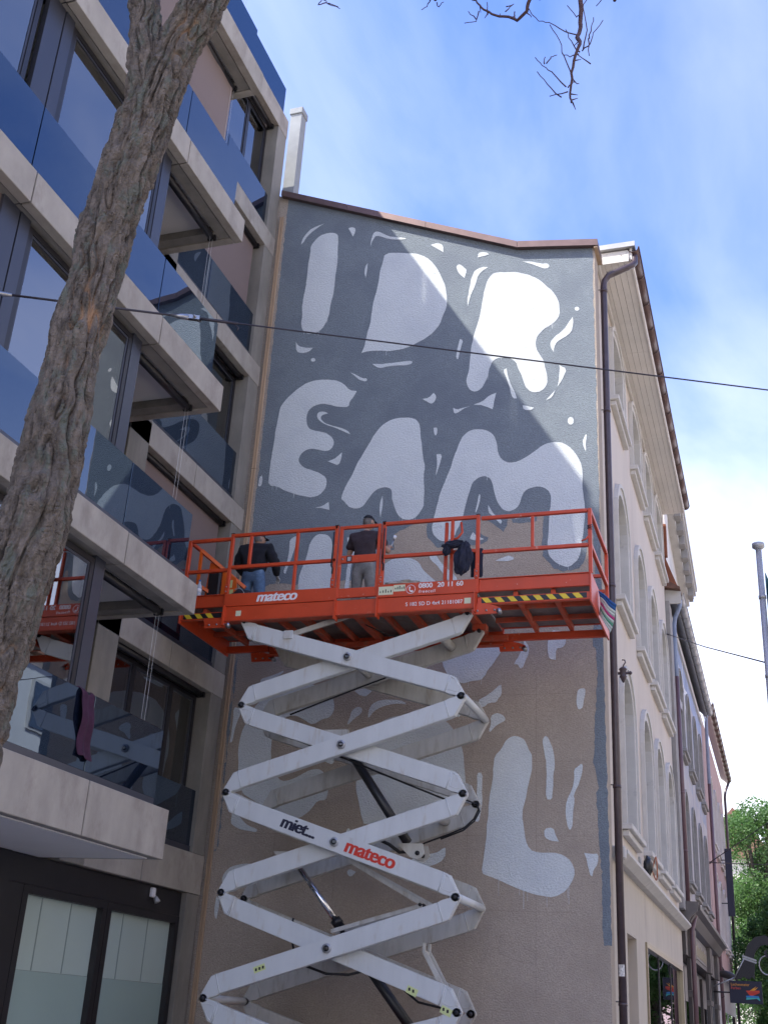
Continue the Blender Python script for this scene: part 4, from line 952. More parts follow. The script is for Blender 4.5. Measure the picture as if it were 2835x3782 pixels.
# gate
g = lb_('gate', 'red', -5.575, -5.525, yf - 0.022, yf + 0.022, 6.935, TOP + 0.012, bevel=0.006)
for q in ((-5.00, -4.955, 6.935, TOP + 0.012), (-5.524, -5.001, TOP - 0.035, TOP + 0.012), (-5.524, -5.001, 6.935, 7.075), (-5.524, -5.001, MID - 0.055, MID + 0.055)):
    boxo('gate_bar', 'red', g, q[0], q[1], yf - 0.021, yf + 0.021, q[2], q[3], 0.006)
boxo('latch_hole', 'black', g, -5.44, -5.36, yf - 0.0235, yf - 0.0215, MID - 0.04, MID + 0.04)
boxo('latch', 'zinc', g, -5.425, -5.375, yf - 0.026, yf - 0.0238, MID - 0.03, MID + 0.03)
tubeo('latch_bolt', 'steel', g, [(-5.50, yf - 0.03, MID), (-5.50, yf - 0.02, MID)], 0.014, 10)
for x in (-5.655, -4.90):
    tubeo('gas_spring', 'black', sl_, [(x, yf - 0.04, 7.42), (x + 0.005, yf - 0.04, 7.75), (x + 0.005, yf - 0.04, 7.93)], 0.011, 8)
    tubeo('gas_spring', 'black', sl_, [(x, yf - 0.04, 7.42), (x + 0.02, yf - 0.04, 7.38), (x + 0.015, yf - 0.03, 7.30)], 0.012, 8)
for x in (MX0, -5.62, -4.91, MX1):       # sockets with bolts
    s = lb_('post_socket', 'red', x - 0.034, x + 0.034, yf - 0.034, yf - 0.0255, 7.10, 7.24)
    for z in (7.13, 7.2): tubeo('bolt', 'steel', s, [(x, yf - 0.045, z), (x, yf - 0.03, z)], 0.010, 8)
    boxo('post_cap', 'black', s, x - 0.026, x + 0.026, yf - 0.026, yf + 0.026, TOP + 0.026, TOP + 0.036)
# extension rails: right
yr = YA + 0.085; yq = YBK - 0.085
rail(MX1 + 0.03, XRt - 0.03, yr, TOP); rail(MX1 + 0.03, XRt - 0.03, yr, MID)
rail(MX1 + 0.03, XRt - 0.03, yq, TOP - 0.35); post(XRt, yr, 7.11, TOP + 0.025); post(XRt, yq, 6.85, TOP - 0.0)
post(-2.82, yr, MID + 0.026, TOP - 0.026, 0.042)
lb_('rail', 'red', XRt - 0.025, XRt + 0.025, yr + 0.026, yq - 0.026, TOP - 0.025, TOP + 0.025, bevel=0.006)
lb_('rail', 'red', XRt - 0.025, XRt + 0.025, yr + 0.026, yq - 0.026, MID - 0.025, MID + 0.025, bevel=0.006)
rail(MX1 - 0.3, XRt - 0.03, yq, 7.42)
for x in (-3.35, -3.0, -2.55): post(x, yq, 7.1, 7.394, 0.042)
tubeo('latch_lever', 'red', sl_, [(XRt - 0.02, yr - 0.03, 7.62), (XRt - 0.05, yr - 0.035, 7.58), (XRt - 0.11, yr - 0.03, 7.56)], 0.012, 8)
tubeo('latch_coil', 'black', sl_, [(XRt + 0.03 * math.cos(t), yr - 0.03 + 0.01 * math.sin(t), 7.72 + t * 0.005) for t in [i * 0.8 for i in range(18)]], 0.006, 6)
# back rails
rail(MX0, -5.70, yq, 7.42); rail(-4.75, -4.12, yq, 7.36); rail(-4.0, MX1 - 0.3, yq, 7.42)
for x in (-6.95, -6.65, -6.28, -5.72, -4.74, -4.13, -3.99): post(x, yq, 7.09, 7.39, 0.045)
tubeo('grab_loop', 'red', sl_, [(-5.62, yq - 0.2, 7.40), (-5.72, yq - 0.2, 7.40), (-5.78, yq - 0.2, 7.34), (-5.78, yq - 0.2, 7.22), (-5.72, yq - 0.2, 7.16), (-5.60, yq - 0.2, 7.16)], 0.02, 10)
# left extension rails
rail(XL + 0.03, MX0 - 0.03, yr, TOP - 0.02); rail(XL + 0.03, MX0 - 0.03, yr, MID - 0.01)
post(XL, yr, 7.11, TOP + 0.0); post(XL, yq, 7.11, TOP)
lb_('rail', 'red', XL - 0.025, XL + 0.025, yr + 0.026, yq - 0.026, TOP - 0.05, TOP, bevel=0.006)
# control panel frame leaning at the left end
cpl = beamo('control_frame', 'orange', sl_, (XL + 0.06, yr + 0.25, TOP - 0.06), (MX0 - 0.02, yr + 0.55, 7.42), 0.05, 0.05)
beamo('frame_bar', 'orange', cpl, (XL + 0.06, yr + 0.25, 7.40), (MX0 - 0.02, yr + 0.55, 7.02), 0.05, 0.05)
beamo('frame_bar', 'orange', cpl, (XL + 0.06, yr + 0.25, TOP - 0.06), (XL + 0.06, yr + 0.25, 7.36), 0.04, 0.04)
prismo('panel_board', 'orange', cpl, [(-7.82, 7.82), (-7.36, 7.52), (-7.30, 7.02), (-7.42, 6.99), (-7.86, 7.24)], yr + 0.40, yr + 0.42)
boxo('control_box', 'black', cpl, -7.78, -7.58, yr + 0.30, yr + 0.39, 7.22, 7.66, 0.02)
for x, z, s in ((-7.45, 7.44, 0.06), (-7.42, 7.30, 0.05), (-7.47, 7.17, 0.05)): boxo('sticker', 'sticker', cpl, x - s, x + s * 0.6, yr + 0.395, yr + 0.399, z - s, z + s)
# lettering and stickers
writing('lettering', 'mateco', 0.215, 'letter_white', sl_, (-6.76, YA - 0.0135, 6.945), (1, 0, 0), (0, 0, 1), bold=0.0042, shear=0.22, spacing=0.95)
for wd_, xo_ in (('0800', 0.0), ('20', 0.262), ('11', 0.395), ('60', 0.525)):
    writing('lettering', wd_, 0.098, 'letter_white', sl_, (-4.36 + xo_, YA - 0.0135, 7.005), (1, 0, 0), (0, 0, 1), bold=0.0016)
writing('lettering', 'freecall', 0.062, 'letter_white', sl_, (-4.36, YA - 0.0135, 6.935), (1, 0, 0), (0, 0, 1), bold=0.001, shear=0.2, spacing=1.25)
writing('lettering', 'S 182 SD D 4x4 21181087', 0.074, 'letter_white', sl_, (-4.54, YA - 0.0015, 6.76), (1, 0, 0), (0, 0, 1), bold=0.0011)
tubeo('phone_mark', 'letter_white', sl_, [(-4.47 + 0.062 * math.cos(t), YA - 0.0135, 6.995 + 0.062 * math.sin(t)) for t in [i * math.pi / 12 for i in range(25)]], 0.004, 6)
prismo('phone_mark', 'letter_white', sl_, [(-4.497, 7.03), (-4.478, 7.035), (-4.470, 7.012), (-4.484, 7.003), (-4.478, 6.985), (-4.462, 6.975), (-4.448, 6.985), (-4.432, 6.965), (-4.448, 6.948), (-4.475, 6.957), (-4.495, 6.985)], YA - 0.0145, YA - 0.0125)
for x0, x1, z0, z1 in ((-4.93, -4.72, 6.935, 7.055), (-4.715, -4.55, 6.975, 7.07)):
    s = boxo('sticker', 'sticker_pale', sl_, x0, x1, YA - 0.0140, YA - 0.0125, z0, z1)
    for k in range(5): boxo('sticker_mark', 'black', s, x0 + 0.02 + k * (x1 - x0) / 5.5, x0 + 0.034 + k * (x1 - x0) / 5.5, YA - 0.0152, YA - 0.0142, z0 + 0.03, z0 + 0.055 + 0.012 * (k % 3))
boxo('sticker', 'sticker_pale', sl_, -3.72, -3.63, YA - 0.0015, YA - 0.0005, 6.75, 6.83)
boxo('sticker', 'sticker_pale', sl_, -7.06, -6.98, YA - 0.0015, YA - 0.0005, 6.75, 6.83)
# ---- arms: outer chain TL-R1-L2-R3-L4.., inner chain TR-L1-R2-L3-R4..
PX = {'L': -6.95, 'R': -3.75}
PZ = [6.69, 5.52, 4.295, 3.03, 1.755, 0.95]
CX = -5.36
def arm(p, q, y, m, th=0.10, marks=()):
    """arm in the plane y from pin p to pin q (x, z): box body, tapering knuckles, pins on its edges"""
    p, q = Vector((p[0], p[1])), Vector((q[0], q[1]))
    if p.x > q.x: p, q = q, p
    d = q - p; L = d.length / 2; rising = d.y > 0
    off, hh = 0.112, 0.118
    e = d.normalized(); delta = math.asin(min(0.3, off / L)) * (1 if rising else -1)
    # body axis is turned so that the lower/left pin sits on the lower edge and the other on the upper (mirrored when falling)
    ax = Vector((e.x * math.cos(-delta) - e.y * math.sin(-delta), e.x * math.sin(-delta) + e.y * math.cos(-delta)))
    up = Vector((-ax.y, ax.x)); c = (p + q) / 2
    P_ = L * math.cos(delta); b = P_ - 0.225; s = 1 if rising else -1
    def W(u, w): v = c + ax * u + up * (w * s); return (v.x, v.y)
    def knuckle(sgn):
        # outline from the far body edge round the pin to the near body edge; symmetric under point reflection
        pts = [(-b, hh), (-b - 0.075, hh * 0.93)]
        cx, cy, r = -P_, -off, 0.056
        for k in range(9):
            a = math.radians(150 + k * 20); pts.append((cx + r * math.cos(a), cy + r * math.sin(a)))
        pts += [(-P_ + 0.075, -off - 0.012), (-b - 0.06, -hh - 0.012), (-b, -hh)]
        return [(u * sgn, w * sgn) for u, w in pts]
    out = knuckle(1) + knuckle(-1)
    bm = bmesh.new()
    prism_y(bm, [W(u, w) for u, w in out], y - th / 2, y + th / 2)
    bmesh.ops.recalc_face_normals(bm, faces=bm.faces)
    es = [ed for ed in bm.edges if len(ed.link_faces) == 2 and abs(ed.verts[0].co.y - ed.verts[1].co.y) < 1e-5]
    bmesh.ops.bevel(bm, geom=es, offset=0.007, segments=2, affect='EDGES', clamp_overlap=True)
    o = done('scissor_arm', bm, m, sl_)
    for sgn in (1, -1):                                      # weld bead and raised rim on the knuckle
        bm = bmesh.new()
        tube(bm, [Vector((W(-b * sgn, hh * 0.97 * sgn)[0], y - th / 2 - 0.001, W(-b * sgn, hh * 0.97 * sgn)[1])), Vector((W(-b * sgn, -hh * 0.97 * sgn)[0], y - th / 2 - 0.001, W(-b * sgn, -hh * 0.97 * sgn)[1]))], 0.007, 6)
        if (not rising):
            rim = [(-b - 0.02, hh * 0.80), (-b - 0.07, hh * 0.70), (-P_ + 0.02, -off + 0.075), (-P_ + 0.09, -off + 0.035), (-b - 0.03, -hh * 0.62), (-b - 0.02, hh * 0.80)]
            tube(bm, [Vector((W(u * sgn, w * sgn)[0], y - th / 2 - 0.0005, W(u * sgn, w * sgn)[1])) for u, w in rim], 0.005, 6)
        done('weld_bead', bm, m, o, True)
    return o, W, b
def pin(x, z, y, r=0.028, parent=None, d=0.03):
    pn = tubeo('pin', 'rubber', parent or sl_, [(x, y - d, z), (x, y + 0.02, z)], r, 14)
    tubeo('pin_keeper', 'steel', pn, [(x + 0.045, y - d * 0.6, z - 0.012), (x + 0.045, y + 0.01, z - 0.012)], 0.013, 8)
OUT_F, OUT_B, INN_F, INN_B = 14.13, 15.40, 14.27, 15.03
for i in range(5):
    zt, zb = PZ[i], PZ[i + 1]
    if i == 4: zb = 0.62
    oL, oR = (('L', 'R') if i % 2 == 0 else ('R', 'L'))
    # outer arm goes from its upper pin (side oL) to its lower pin (side oR)
    fo, Wf, b_ = arm((PX[oL], zt), (PX[oR], zb), OUT_F, 'white_paint')
    arm((PX[oL], zt), (PX[oR], zb), OUT_B, 'white_dirty')
    fi, Wi, _ = arm((PX[oR] + 0.02, zt), (PX[oL] + 0.02, zb), INN_F, 'white_paint', 0.10)
    arm((PX[oR], zt), (PX[oL], zb), INN_B, 'white_dirty')
    zc = (zt + zb) / 2
    ct = tubeo('centre_boss', 'zinc', sl_, [(-5.35, OUT_F - 0.075, zc), (-5.35, OUT_F - 0.045, zc)], 0.058, 20)
    tubeo('centre_pin', 'black', ct, [(-5.35, OUT_F - 0.082, zc), (-5.35, OUT_F - 0.074, zc)], 0.036, 16)
    for dx_ in (-0.012, 0.012): boxo('centre_slot', 'chrome', ct, -5.35 + dx_ - 0.003, -5.35 + dx_ + 0.003, OUT_F - 0.0835, OUT_F - 0.0815, zc - 0.016, zc + 0.016)
    tubeo('cross_tube', 'white_dirty', sl_, [(-5.35, OUT_F + 0.052, zc), (-5.35, OUT_B - 0.052, zc)], 0.05, 14)
    # pins and cross tubes at the upper joints
    pin(PX[oL], zt, OUT_F - 0.05); pin(PX[oR] + 0.02, zt, INN_F - 0.05 - (0.0 if i == 0 else 0.0))
    tubeo('pin', 'rubber', sl_, [(PX[oR], INN_B - 0.08, zt), (PX[oR], INN_B - 0.03, zt)], 0.028, 14)
    k = 1 if oL == 'L' else -1
    if i > 0:
        tubeo('cross_tube', 'white_paint', sl_, [(PX[oL] - 0.02 * k, OUT_F + 0.052, zt), (PX[oL] - 0.02 * k, OUT_B - 0.052, zt)], 0.05, 16)
    sgn = -1 if oR == 'R' else 1
    dz = -0.09 if oR == 'R' else -0.06
    tubeo('cross_tube', 'white_dirty', sl_, [(PX[oR] + 0.40 * sgn * -1 * -1, INN_F + 0.052, zt - 0.20 - 0.02), (PX[oR] + 0.40 * sgn, INN_B - 0.052, zt - 0.22)], 0.065, 18)
    if i == 2:      # lettering along the falling arm
        c0 = Vector(Wf(-0.92, 0.05)); c1 = Vector(Wf(0.5, 0.05)); dv = (c1 - c0).normalized()
        if dv.x < 0: dv = -dv
        upv = Vector((-dv.y, dv.x))
        cc = Vector((-5.35, zc)) 
        y_ = OUT_F - 0.0515
        a0 = cc - dv * 0.80 - upv * 0.055; a1 = cc + dv * 0.155 - upv * 0.065
        writing('lettering', 'miet...', 0.225, 'letter_navy', sl_, (a0.x, y_, a0.y), (dv.x, 0, dv.y), (upv.x, 0, upv.y), bold=0.0052, shear=0.1, spacing=0.95)
        writing('lettering', 'mateco', 0.245, 'letter_red', sl_, (a1.x, y_, a1.y), (dv.x, 0, dv.y), (upv.x, 0, upv.y), bold=0.0056, shear=0.05, spacing=0.95)
    if i == 3:
        for (x, z) in ((-6.30, 2.10),):
            v = Vector((PX['R'] - PX['L'], PZ[3] - PZ[4])).normalized()
            bm = bmesh.new(); beam(bm, (x, OUT_F - 0.0515, z), (x + 0.16 * v.x, OUT_F - 0.0515, z + 0.16 * v.y), 0.002, 0.075)
            st = done('sticker', bm, 'sticker', sl_)
            for k2 in range(3): boxo('sticker_mark', 'black', st, x + 0.02 + 0.045 * k2, x + 0.045 + 0.045 * k2, OUT_F - 0.0545, OUT_F - 0.053, z - 0.005 + k2 * 0.017, z + 0.028 + k2 * 0.017)
        for x, z in ((-4.35, 1.99), (-3.92, 1.79)):
            bm = bmesh.new(); beam(bm, (x, INN_F - 0.0515, z), (x + 0.13, INN_F - 0.0515, z - 0.055), 0.002, 0.085)
            st = done('sticker', bm, 'sticker', sl_)
            for k2 in range(2): boxo('sticker_mark', 'black', st, x + 0.02 + 0.05 * k2, x + 0.045 + 0.05 * k2, INN_F - 0.0545, INN_F - 0.053, z - 0.025 - k2 * 0.02, z + 0.01 - k2 * 0.02)
# arm seats under the deck
for x, y in ((PX['L'], OUT_F), (PX['L'], OUT_B), (PX['R'], INN_F), (PX['R'], INN_B)):
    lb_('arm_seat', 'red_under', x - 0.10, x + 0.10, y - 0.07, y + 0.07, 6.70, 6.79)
# hydraulic rams between the arms
def ram(p0, p1, split, rb=0.062, rr=0.04):
    p0, p1 = Vector(p0), Vector(p1); ms = p0.lerp(p1, split)
    o = tubeo('hydraulic_ram', 'black', sl_, [ms, p1], rb, 16)
    tubeo('ram_rod', 'chrome', o, [p0, ms], rr, 16)
    tubeo('ram_collar', 'black', o, [ms - (p1 - p0).normalized() * 0.03, ms + (p1 - p0).normalized() * 0.05], rb * 1.14, 16)
    return o
ram((-5.55, 14.66, 5.10), (-4.56, 14.66, 3.75), 0.08)
ram((-6.05, 14.66, 3.42), (-4.10, 14.66, 1.20), 0.30)
for x, z, a in ((-4.38, 3.62, 0), (-5.5, 5.12, 0), (-6.1, 3.5, 0)):
    for y in (14.54, 14.78):
        b = prismo('ram_lug', 'white_dirty', sl_, [(x - 0.28, z + 0.10), (x + 0.06, z + 0.10), (x + 0.09, z - 0.02), (x + 0.02, z - 0.10), (x - 0.10, z - 0.07)], y - 0.015, y + 0.015)
        tubeo('pin', 'rubber', b, [(x, y - 0.03, z - 0.02), (x, y + 0.03, z - 0.02)], 0.03, 12)
# hose carriers: light folding bars, and hoses
def light_bar(p0, p1, w=0.03, h=0.05): return beamo('hose_carrier_bar', 'white_dirty', sl_, p0, p1, w, h)
for y in (14.48, 14.62):
    light_bar((-5.30, y, 3.50), (-4.28 + (y - 14.48) * 0.6, y, 2.98)); light_bar((-4.28 + (y - 14.48) * 0.6, y, 2.96), (-5.46, y, 2.62))
    tubeo('pin', 'rubber', sl_, [(-4.30, y - 0.03, 2.97), (-4.30, y + 0.03, 2.97)], 0.022, 10)
light_bar((-6.26, 14.20, 6.50), (-5.37, 14.30, 6.80), 0.035, 0.07)
lb_('carrier_foot', 'white_paint', -6.32, -6.18, 14.06, 14.08, 6.40, 6.52)
light_bar((-5.6, 15.0, 6.42), (-4.75, 15.1, 6.74), 0.035, 0.07)
for y in (14.4, 14.6): light_bar((-4.20, y, 2.42), (-3.82, y, 1.80), 0.04, 0.05)
light_bar((-4.20, 14.4, 2.40), (-4.20, 14.6, 2.40)); light_bar((-4.2, 14.38, 2.40), (-4.2, 14.38, 2.52)); light_bar((-4.2, 14.62, 2.40), (-4.2, 14.62, 2.52))
def hose(pts, r=0.013): return tubeo('hose', 'rubber', sl_, pts, r, 8)
hose([(-6.5, 14.96, 5.56), (-6.0, 14.96, 5.74), (-5.4, 14.96, 5.95), (-5.1, 14.96, 6.05), (-4.98, 14.94, 6.13), (-4.97, 14.92, 6.20), (-5.02, 14.90, 6.25)])
hose([(-6.6, 14.34, 5.28), (-6.45, 14.36, 5.16), (-6.2, 14.38, 5.08), (-5.4, 14.38, 4.79), (-4.6, 14.38, 4.48), (-4.0, 14.38, 4.25)])
hose([(-4.0, 14.9, 4.36), (-3.86, 14.92, 4.34), (-3.72, 14.95, 4.29), (-3.70, 14.95, 4.22), (-3.76, 14.95, 4.10), (-3.88, 14.95, 3.99), (-4.1, 14.95, 3.90), (-4.5, 14.96, 3.76)], 0.011)
hose([(-3.72, 14.93, 4.30), (-3.68, 14.94, 4.20), (-3.75, 14.94, 4.07), (-3.9, 14.94, 3.95), (-4.2, 14.95, 3.84)], 0.011)
hose([(-5.2, 14.6, 3.68), (-4.95, 14.62, 3.78), (-4.80, 14.62, 3.72), (-4.65, 14.62, 3.62), (-4.48, 14.62, 3.64)], 0.022)
hose([(-5.85, 14.5, 2.22), (-5.5, 14.5, 2.12), (-5.2, 14.5, 2.12), (-5.0, 14.55, 2.18)], 0.016)
hose([(-5.92, 14.3, 2.75), (-5.93, 14.3, 2.55), (-5.88, 14.32, 2.35)], 0.014)
hose([(-4.6, 14.6, 2.05), (-4.3, 14.55, 1.85), (-4.0, 14.5, 1.80)], 0.014)
hose([(-5.3, 14.55, 6.72), (-5.0, 14.8, 6.62), (-4.75, 15.0, 6.64), (-4.62, 15.1, 6.78)], 0.009)
# chassis on the pavement
ch = lb_('chassis', 'red', -7.15, -3.5, 14.05, 15.5, 0.45, 0.95, bevel=0.03)
lb_('slide_rail', 'red_under', -7.0, -3.6, 14.1, 14.2, 0.95, 1.05)
lb_('slide_rail', 'red_under', -7.0, -3.6, 15.33, 15.45, 0.95, 1.05)
for x in (-6.75, -3.95):
    for y in (13.92, 15.42):
        w = tubeo('wheel', 'rubber', sl_, [(x, y, 0.52), (x, y + 0.03, 0.52), (x, y + 0.20, 0.52), (x, y + 0.23, 0.52)], [0.34, 0.40, 0.40, 0.34], 28)
        tubeo('rim', 'white_paint', w, [(x, y - 0.008, 0.52), (x, y + 0.01, 0.52)], 0.2, 20)

# ------------------------------------------------------------------ two painters
M['skin'] = mat('skin', (0.40, 0.235, 0.165), 0.55, vary=0.08, vscale=14)
M['hair'] = mat('hair', (0.13, 0.115, 0.105), 0.7, vary=0.4, vscale=60)
M['knit_black'] = mat('knit_black', (0.011, 0.012, 0.017), 0.95, vary=0.2, vscale=20, bump=0.2, bscale=120)
M['tee_brown'] = mat('tee_brown', (0.042, 0.028, 0.032), 0.95, vary=0.2, vscale=10, bump=0.2, bscale=60)
M['denim'] = mat('denim', (0.085, 0.15, 0.25), 0.9, vary=0.35, vscale=9, bump=0.3, bscale=90, col2=(0.26, 0.33, 0.40), fac2=(0.52, 0.75), scale2=6)
M['denim_grey'] = mat('denim_grey', (0.20, 0.195, 0.18), 0.9, vary=0.3, vscale=9, bump=0.3, bscale=90, col2=(0.36, 0.35, 0.33), fac2=(0.52, 0.75), scale2=7)
M['glove'] = mat('glove', (0.45, 0.45, 0.45), 0.9, vary=0.5, vscale=60)
def hand(parent, m, wrist, dirv, palm_n, s=1.0):
    """palm with four unequal curled fingers and a thumb on its side"""
    w = Vector(wrist); d = Vector(dirv).normalized(); n = Vector(palm_n); n = (n - d * n.dot(d)).normalized(); sd = d.cross(n)
    V, E_, Rr = [w], [], [0.026 * s]
    V.append(w + d * 0.045 * s); Rr.append((0.034 * s, 0.018 * s)); E_.append((0, 1))
    V.append(w + d * 0.085 * s); Rr.append((0.036 * s, 0.016 * s)); E_.append((1, 2))
    h = skinned('hand', m, parent, V, E_, Rr, 2)
    for k, (o_, ln) in enumerate(((-0.030, 0.066), (-0.010, 0.078), (0.010, 0.074), (0.029, 0.058))):
        b0 = w + d * 0.082 * s + sd * o_ * s
        p1 = b0 + d * ln * 0.42 * s + n * 0.008 * s; p2 = p1 + d * ln * 0.30 * s + n * ln * 0.30 * s; p3 = p2 + d * ln * 0.06 * s + n * ln * 0.34 * s
        skinned('finger', m, h, [b0 - d * 0.015 * s, b0, p1, p2, p3], [(0, 1), (1, 2), (2, 3), (3, 4)], [0.0095 * s] * 3 + [0.0088 * s, 0.0075 * s], 1)
    t0 = w + d * 0.03 * s - sd * 0.028 * s; t1 = t0 - sd * 0.03 * s + d * 0.028 * s + n * 0.01 * s; t2 = t1 + d * 0.034 * s + n * 0.02 * s
    skinned('finger', m, h, [t0, t1, t2], [(0, 1), (1, 2)], [0.012 * s, 0.0105 * s, 0.0085 * s], 1)
    return h
def painter(name, label, x, y, zf, H, top_m, leg_m, elbowL, wristL, elbowR, wristR, sleeve, headturn, headdrop=0.0, glove=False, waist_tail=False, wx=1.0):
    """seen from behind, facing the wall (+y). All lengths scale with H"""
    P = thing(name, label, 'person')
    k = H / 1.78
    def V(a, b, c): return (x + a * k * wx, y + b * k, zf + c * k)
    hipz, shz = 0.93, 1.44
    # one continuous body under the clothes
    verts = [V(0, 0, 0.98), V(0, -0.01, 1.18), V(0, 0.0, 1.36), V(0, 0.01, 1.47), V(0, 0.03, 1.55 - headdrop * 0.3),
             V(-0.17, 0, 1.42), V(*elbowL), V(*wristL), V(0.17, 0, 1.42), V(*elbowR), V(*wristR),
             V(-0.10, 0, 0.90), V(-0.11, 0.02, 0.50), V(-0.115, -0.02, 0.09), V(-0.125, 0.15, 0.035),
             V(0.10, 0, 0.90), V(0.115, 0.02, 0.50), V(0.125, -0.02, 0.09), V(0.145, 0.15, 0.035)]
    edges = [(0, 1), (1, 2), (2, 3), (3, 4), (2, 5), (5, 6), (6, 7), (2, 8), (8, 9), (9, 10), (0, 11), (11, 12), (12, 13), (13, 14), (0, 15), (15, 16), (16, 17), (17, 18)]
    rad = [(0.12, 0.085), (0.12, 0.085), (0.15, 0.105), (0.065, 0.06), (0.056, 0.056), 0.062, 0.043, 0.029, 0.062, 0.043, 0.029,
           0.085, 0.056, 0.042, 0.036, 0.085, 0.056, 0.042, 0.036]
    rad = [tuple(q * k for q in r) if isinstance(r, tuple) else r * k for r in rad]
    body = skinned('body', 'skin', P, verts, edges, rad, 2)
    # trousers
    v = [V(0, -0.008, 1.10), V(0, -0.02, 0.92), V(-0.098, -0.012, 0.84), V(-0.112, 0.02, 0.50), V(-0.118, -0.02, 0.07), V(0.098, -0.012, 0.84), V(0.117, 0.02, 0.50), V(0.127, -0.02, 0.07)]
    r = [(0.165, 0.112), (0.178, 0.130), (0.098, 0.108), 0.078, 0.068, (0.098, 0.108), 0.078, 0.068]
    tr = skinned('trousers', leg_m, P, v, [(0, 1), (1, 2), (2, 3), (3, 4), (1, 5), (5, 6), (6, 7)], [(q_[0] * k * wx, q_[1] * k * wx) if isinstance(q_, tuple) else q_ * k * wx for q_ in r], 2)
    # shirt or sweater: torso and sleeves in one piece with folds
    sl1 = 1.0 if sleeve == 'long' else 0.45
    eL, wL, eR, wR = map(Vector, (elbowL, wristL, elbowR, wristR)); sL, sR = Vector((-0.19, 0, 1.41)), Vector((0.19, 0, 1.41))
    if sleeve == 'long':
        v = [V(0, -0.012, 0.90), V(0, -0.015, 1.14), V(0, -0.012, 1.36), V(0, 0.005, 1.47), V(-0.195, -0.005, 1.40), V(*elbowL), V(*(eL.lerp(wL, 0.92))), V(0.195, -0.005, 1.40), V(*elbowR), V(*(eR.lerp(wR, 0.92)))]
        e = [(0, 1), (1, 2), (2, 3), (2, 4), (4, 5), (5, 6), (2, 7), (7, 8), (8, 9)]
        r = [(0.205, 0.155), (0.20, 0.145), (0.205, 0.138), (0.085, 0.075), 0.105, 0.078, 0.052, 0.105, 0.078, 0.052]
    else:
        v = [V(0, -0.012, 0.90), V(0, -0.015, 1.14), V(0, -0.01, 1.36), V(0, 0.008, 1.475), V(-0.19, 0, 1.405), V(*(sL.lerp(eL, 0.72))), V(0.19, 0, 1.405), V(*(sR.lerp(eR, 0.72)))]
        e = [(0, 1), (1, 2), (2, 3), (2, 4), (4, 5), (2, 6), (6, 7)]
        r = [(0.192, 0.148), (0.172, 0.126), (0.190, 0.125), (0.082, 0.070), 0.092, 0.082, 0.092, 0.082]
    top = skinned('sweatshirt' if sleeve == 'long' else 't_shirt', top_m, P, v, e, [(q_[0] * k * wx, q_[1] * k * wx) if isinstance(q_, tuple) else q_ * k * wx for q_ in r], 3)
    for vt in top.data.vertices:
        c = vt.co
        vt.co += vt.normal * (0.017 * noise.noise(Vector((c.x * 7, c.y * 7, c.z * 15))) + 0.010 * noise.noise(Vector((c.x * 16, c.y * 10, c.z * 8 + 5))))
    if waist_tail:
        bm = bmesh.new()
        a = [bm.verts.new((x + u * 0.17 * k, y - 0.118 * k + 0.06 * k * u * u, zf + (0.965 if u < 0.4 else 0.93) * k)) for u in (0.45, 0.72, 1.0)]
        b = [bm.verts.new((x + u * 0.175 * k, y - 0.125 * k + 0.06 * k * u * u, zf + (0.93 if u < 0.4 else 0.865 - 0.02 * u) * k)) for u in (0.45, 0.72, 1.0)]
        for i in range(2): bm.faces.new((a[i], a[i + 1], b[i + 1], b[i]))
        done('undershirt_hem', bm, 'curtain', P, True)
    # head turned about z
    hc = Vector(V(0, 0.055 + headdrop * 0.25, 1.665 - headdrop)); ct, st = math.cos(headturn), math.sin(headturn)
    def Hd(a, b, c): return hc + Vector((a * ct - b * st, a * st + b * ct, c)) * k
    bm = bmesh.new(); bmesh.ops.create_uvsphere(bm, u_segments=32, v_segments=24, radius=1)
    for v_ in bm.verts:
        q = v_.co.copy()
        w = 0.075 - (0.016 * max(0, -q.z)); dpt = 0.098; hh = 0.118
        pz_ = q.z * hh; px_ = q.x * w; py_ = q.y * dpt + 0.008
        if q.z < -0.2 and q.y < 0: py_ *= 0.80                    # nape
        if q.y > 0.55:
            if abs(q.x) < 0.22 and -0.35 < q.z < 0.12: py_ += 0.022 * (1 - abs(q.x) / 0.22)     # nose
            if abs(abs(q.x) - 0.38) < 0.16 and 0.0 < q.z < 0.22: py_ -= 0.010                   # eye sockets
            if abs(q.x) < 0.3 and -0.62 < q.z < -0.5: py_ += 0.006                              # lips
        v_.co = Hd(px_, py_, pz_)
    hd = done('head', bm, 'skin', P, True)
    for sx in (-1, 1):
        bm = bmesh.new(); bmesh.ops.create_uvsphere(bm, u_segments=12, v_segments=8, radius=1)
        for v_ in bm.verts: v_.co = Hd(sx * 0.078 + v_.co.x * 0.011, 0.0 + v_.co.y * 0.019, 0.002 + v_.co.z * 0.032)
        done('ear', bm, 'skin', hd, True)
        bm = bmesh.new(); bmesh.ops.create_uvsphere(bm, u_segments=10, v_segments=8, radius=0.011 * k)
        for v_ in bm.verts: v_.co += Hd(sx * 0.030, 0.092, 0.015)
        done('eye', bm, 'letter_white', hd, True)
    tubeo('mouth', 'cloth_plum', hd, [Hd(-0.024, 0.094, -0.063), Hd(0, 0.101, -0.064), Hd(0.024, 0.094, -0.063)], 0.004, 6)
    bm = bmesh.new(); bmesh.ops.create_uvsphere(bm, u_segments=28, v_segments=18, radius=1)
    bmesh.ops.delete(bm, geom=[v_ for v_ in bm.verts if v_.co.z < -0.55 or (v_.co.y > 0.30 and v_.co.z < 0.25)], context='VERTS')
    for v_ in bm.verts:
        q = v_.co.copy(); v_.co = Hd(q.x * 0.0785, q.y * (0.100 if q.z > -0.2 else 0.092) + 0.006, q.z * 0.120)
        v_.co += Vector((0.002, 0.002, 0.002)) * noise.noise(v_.co * 90)
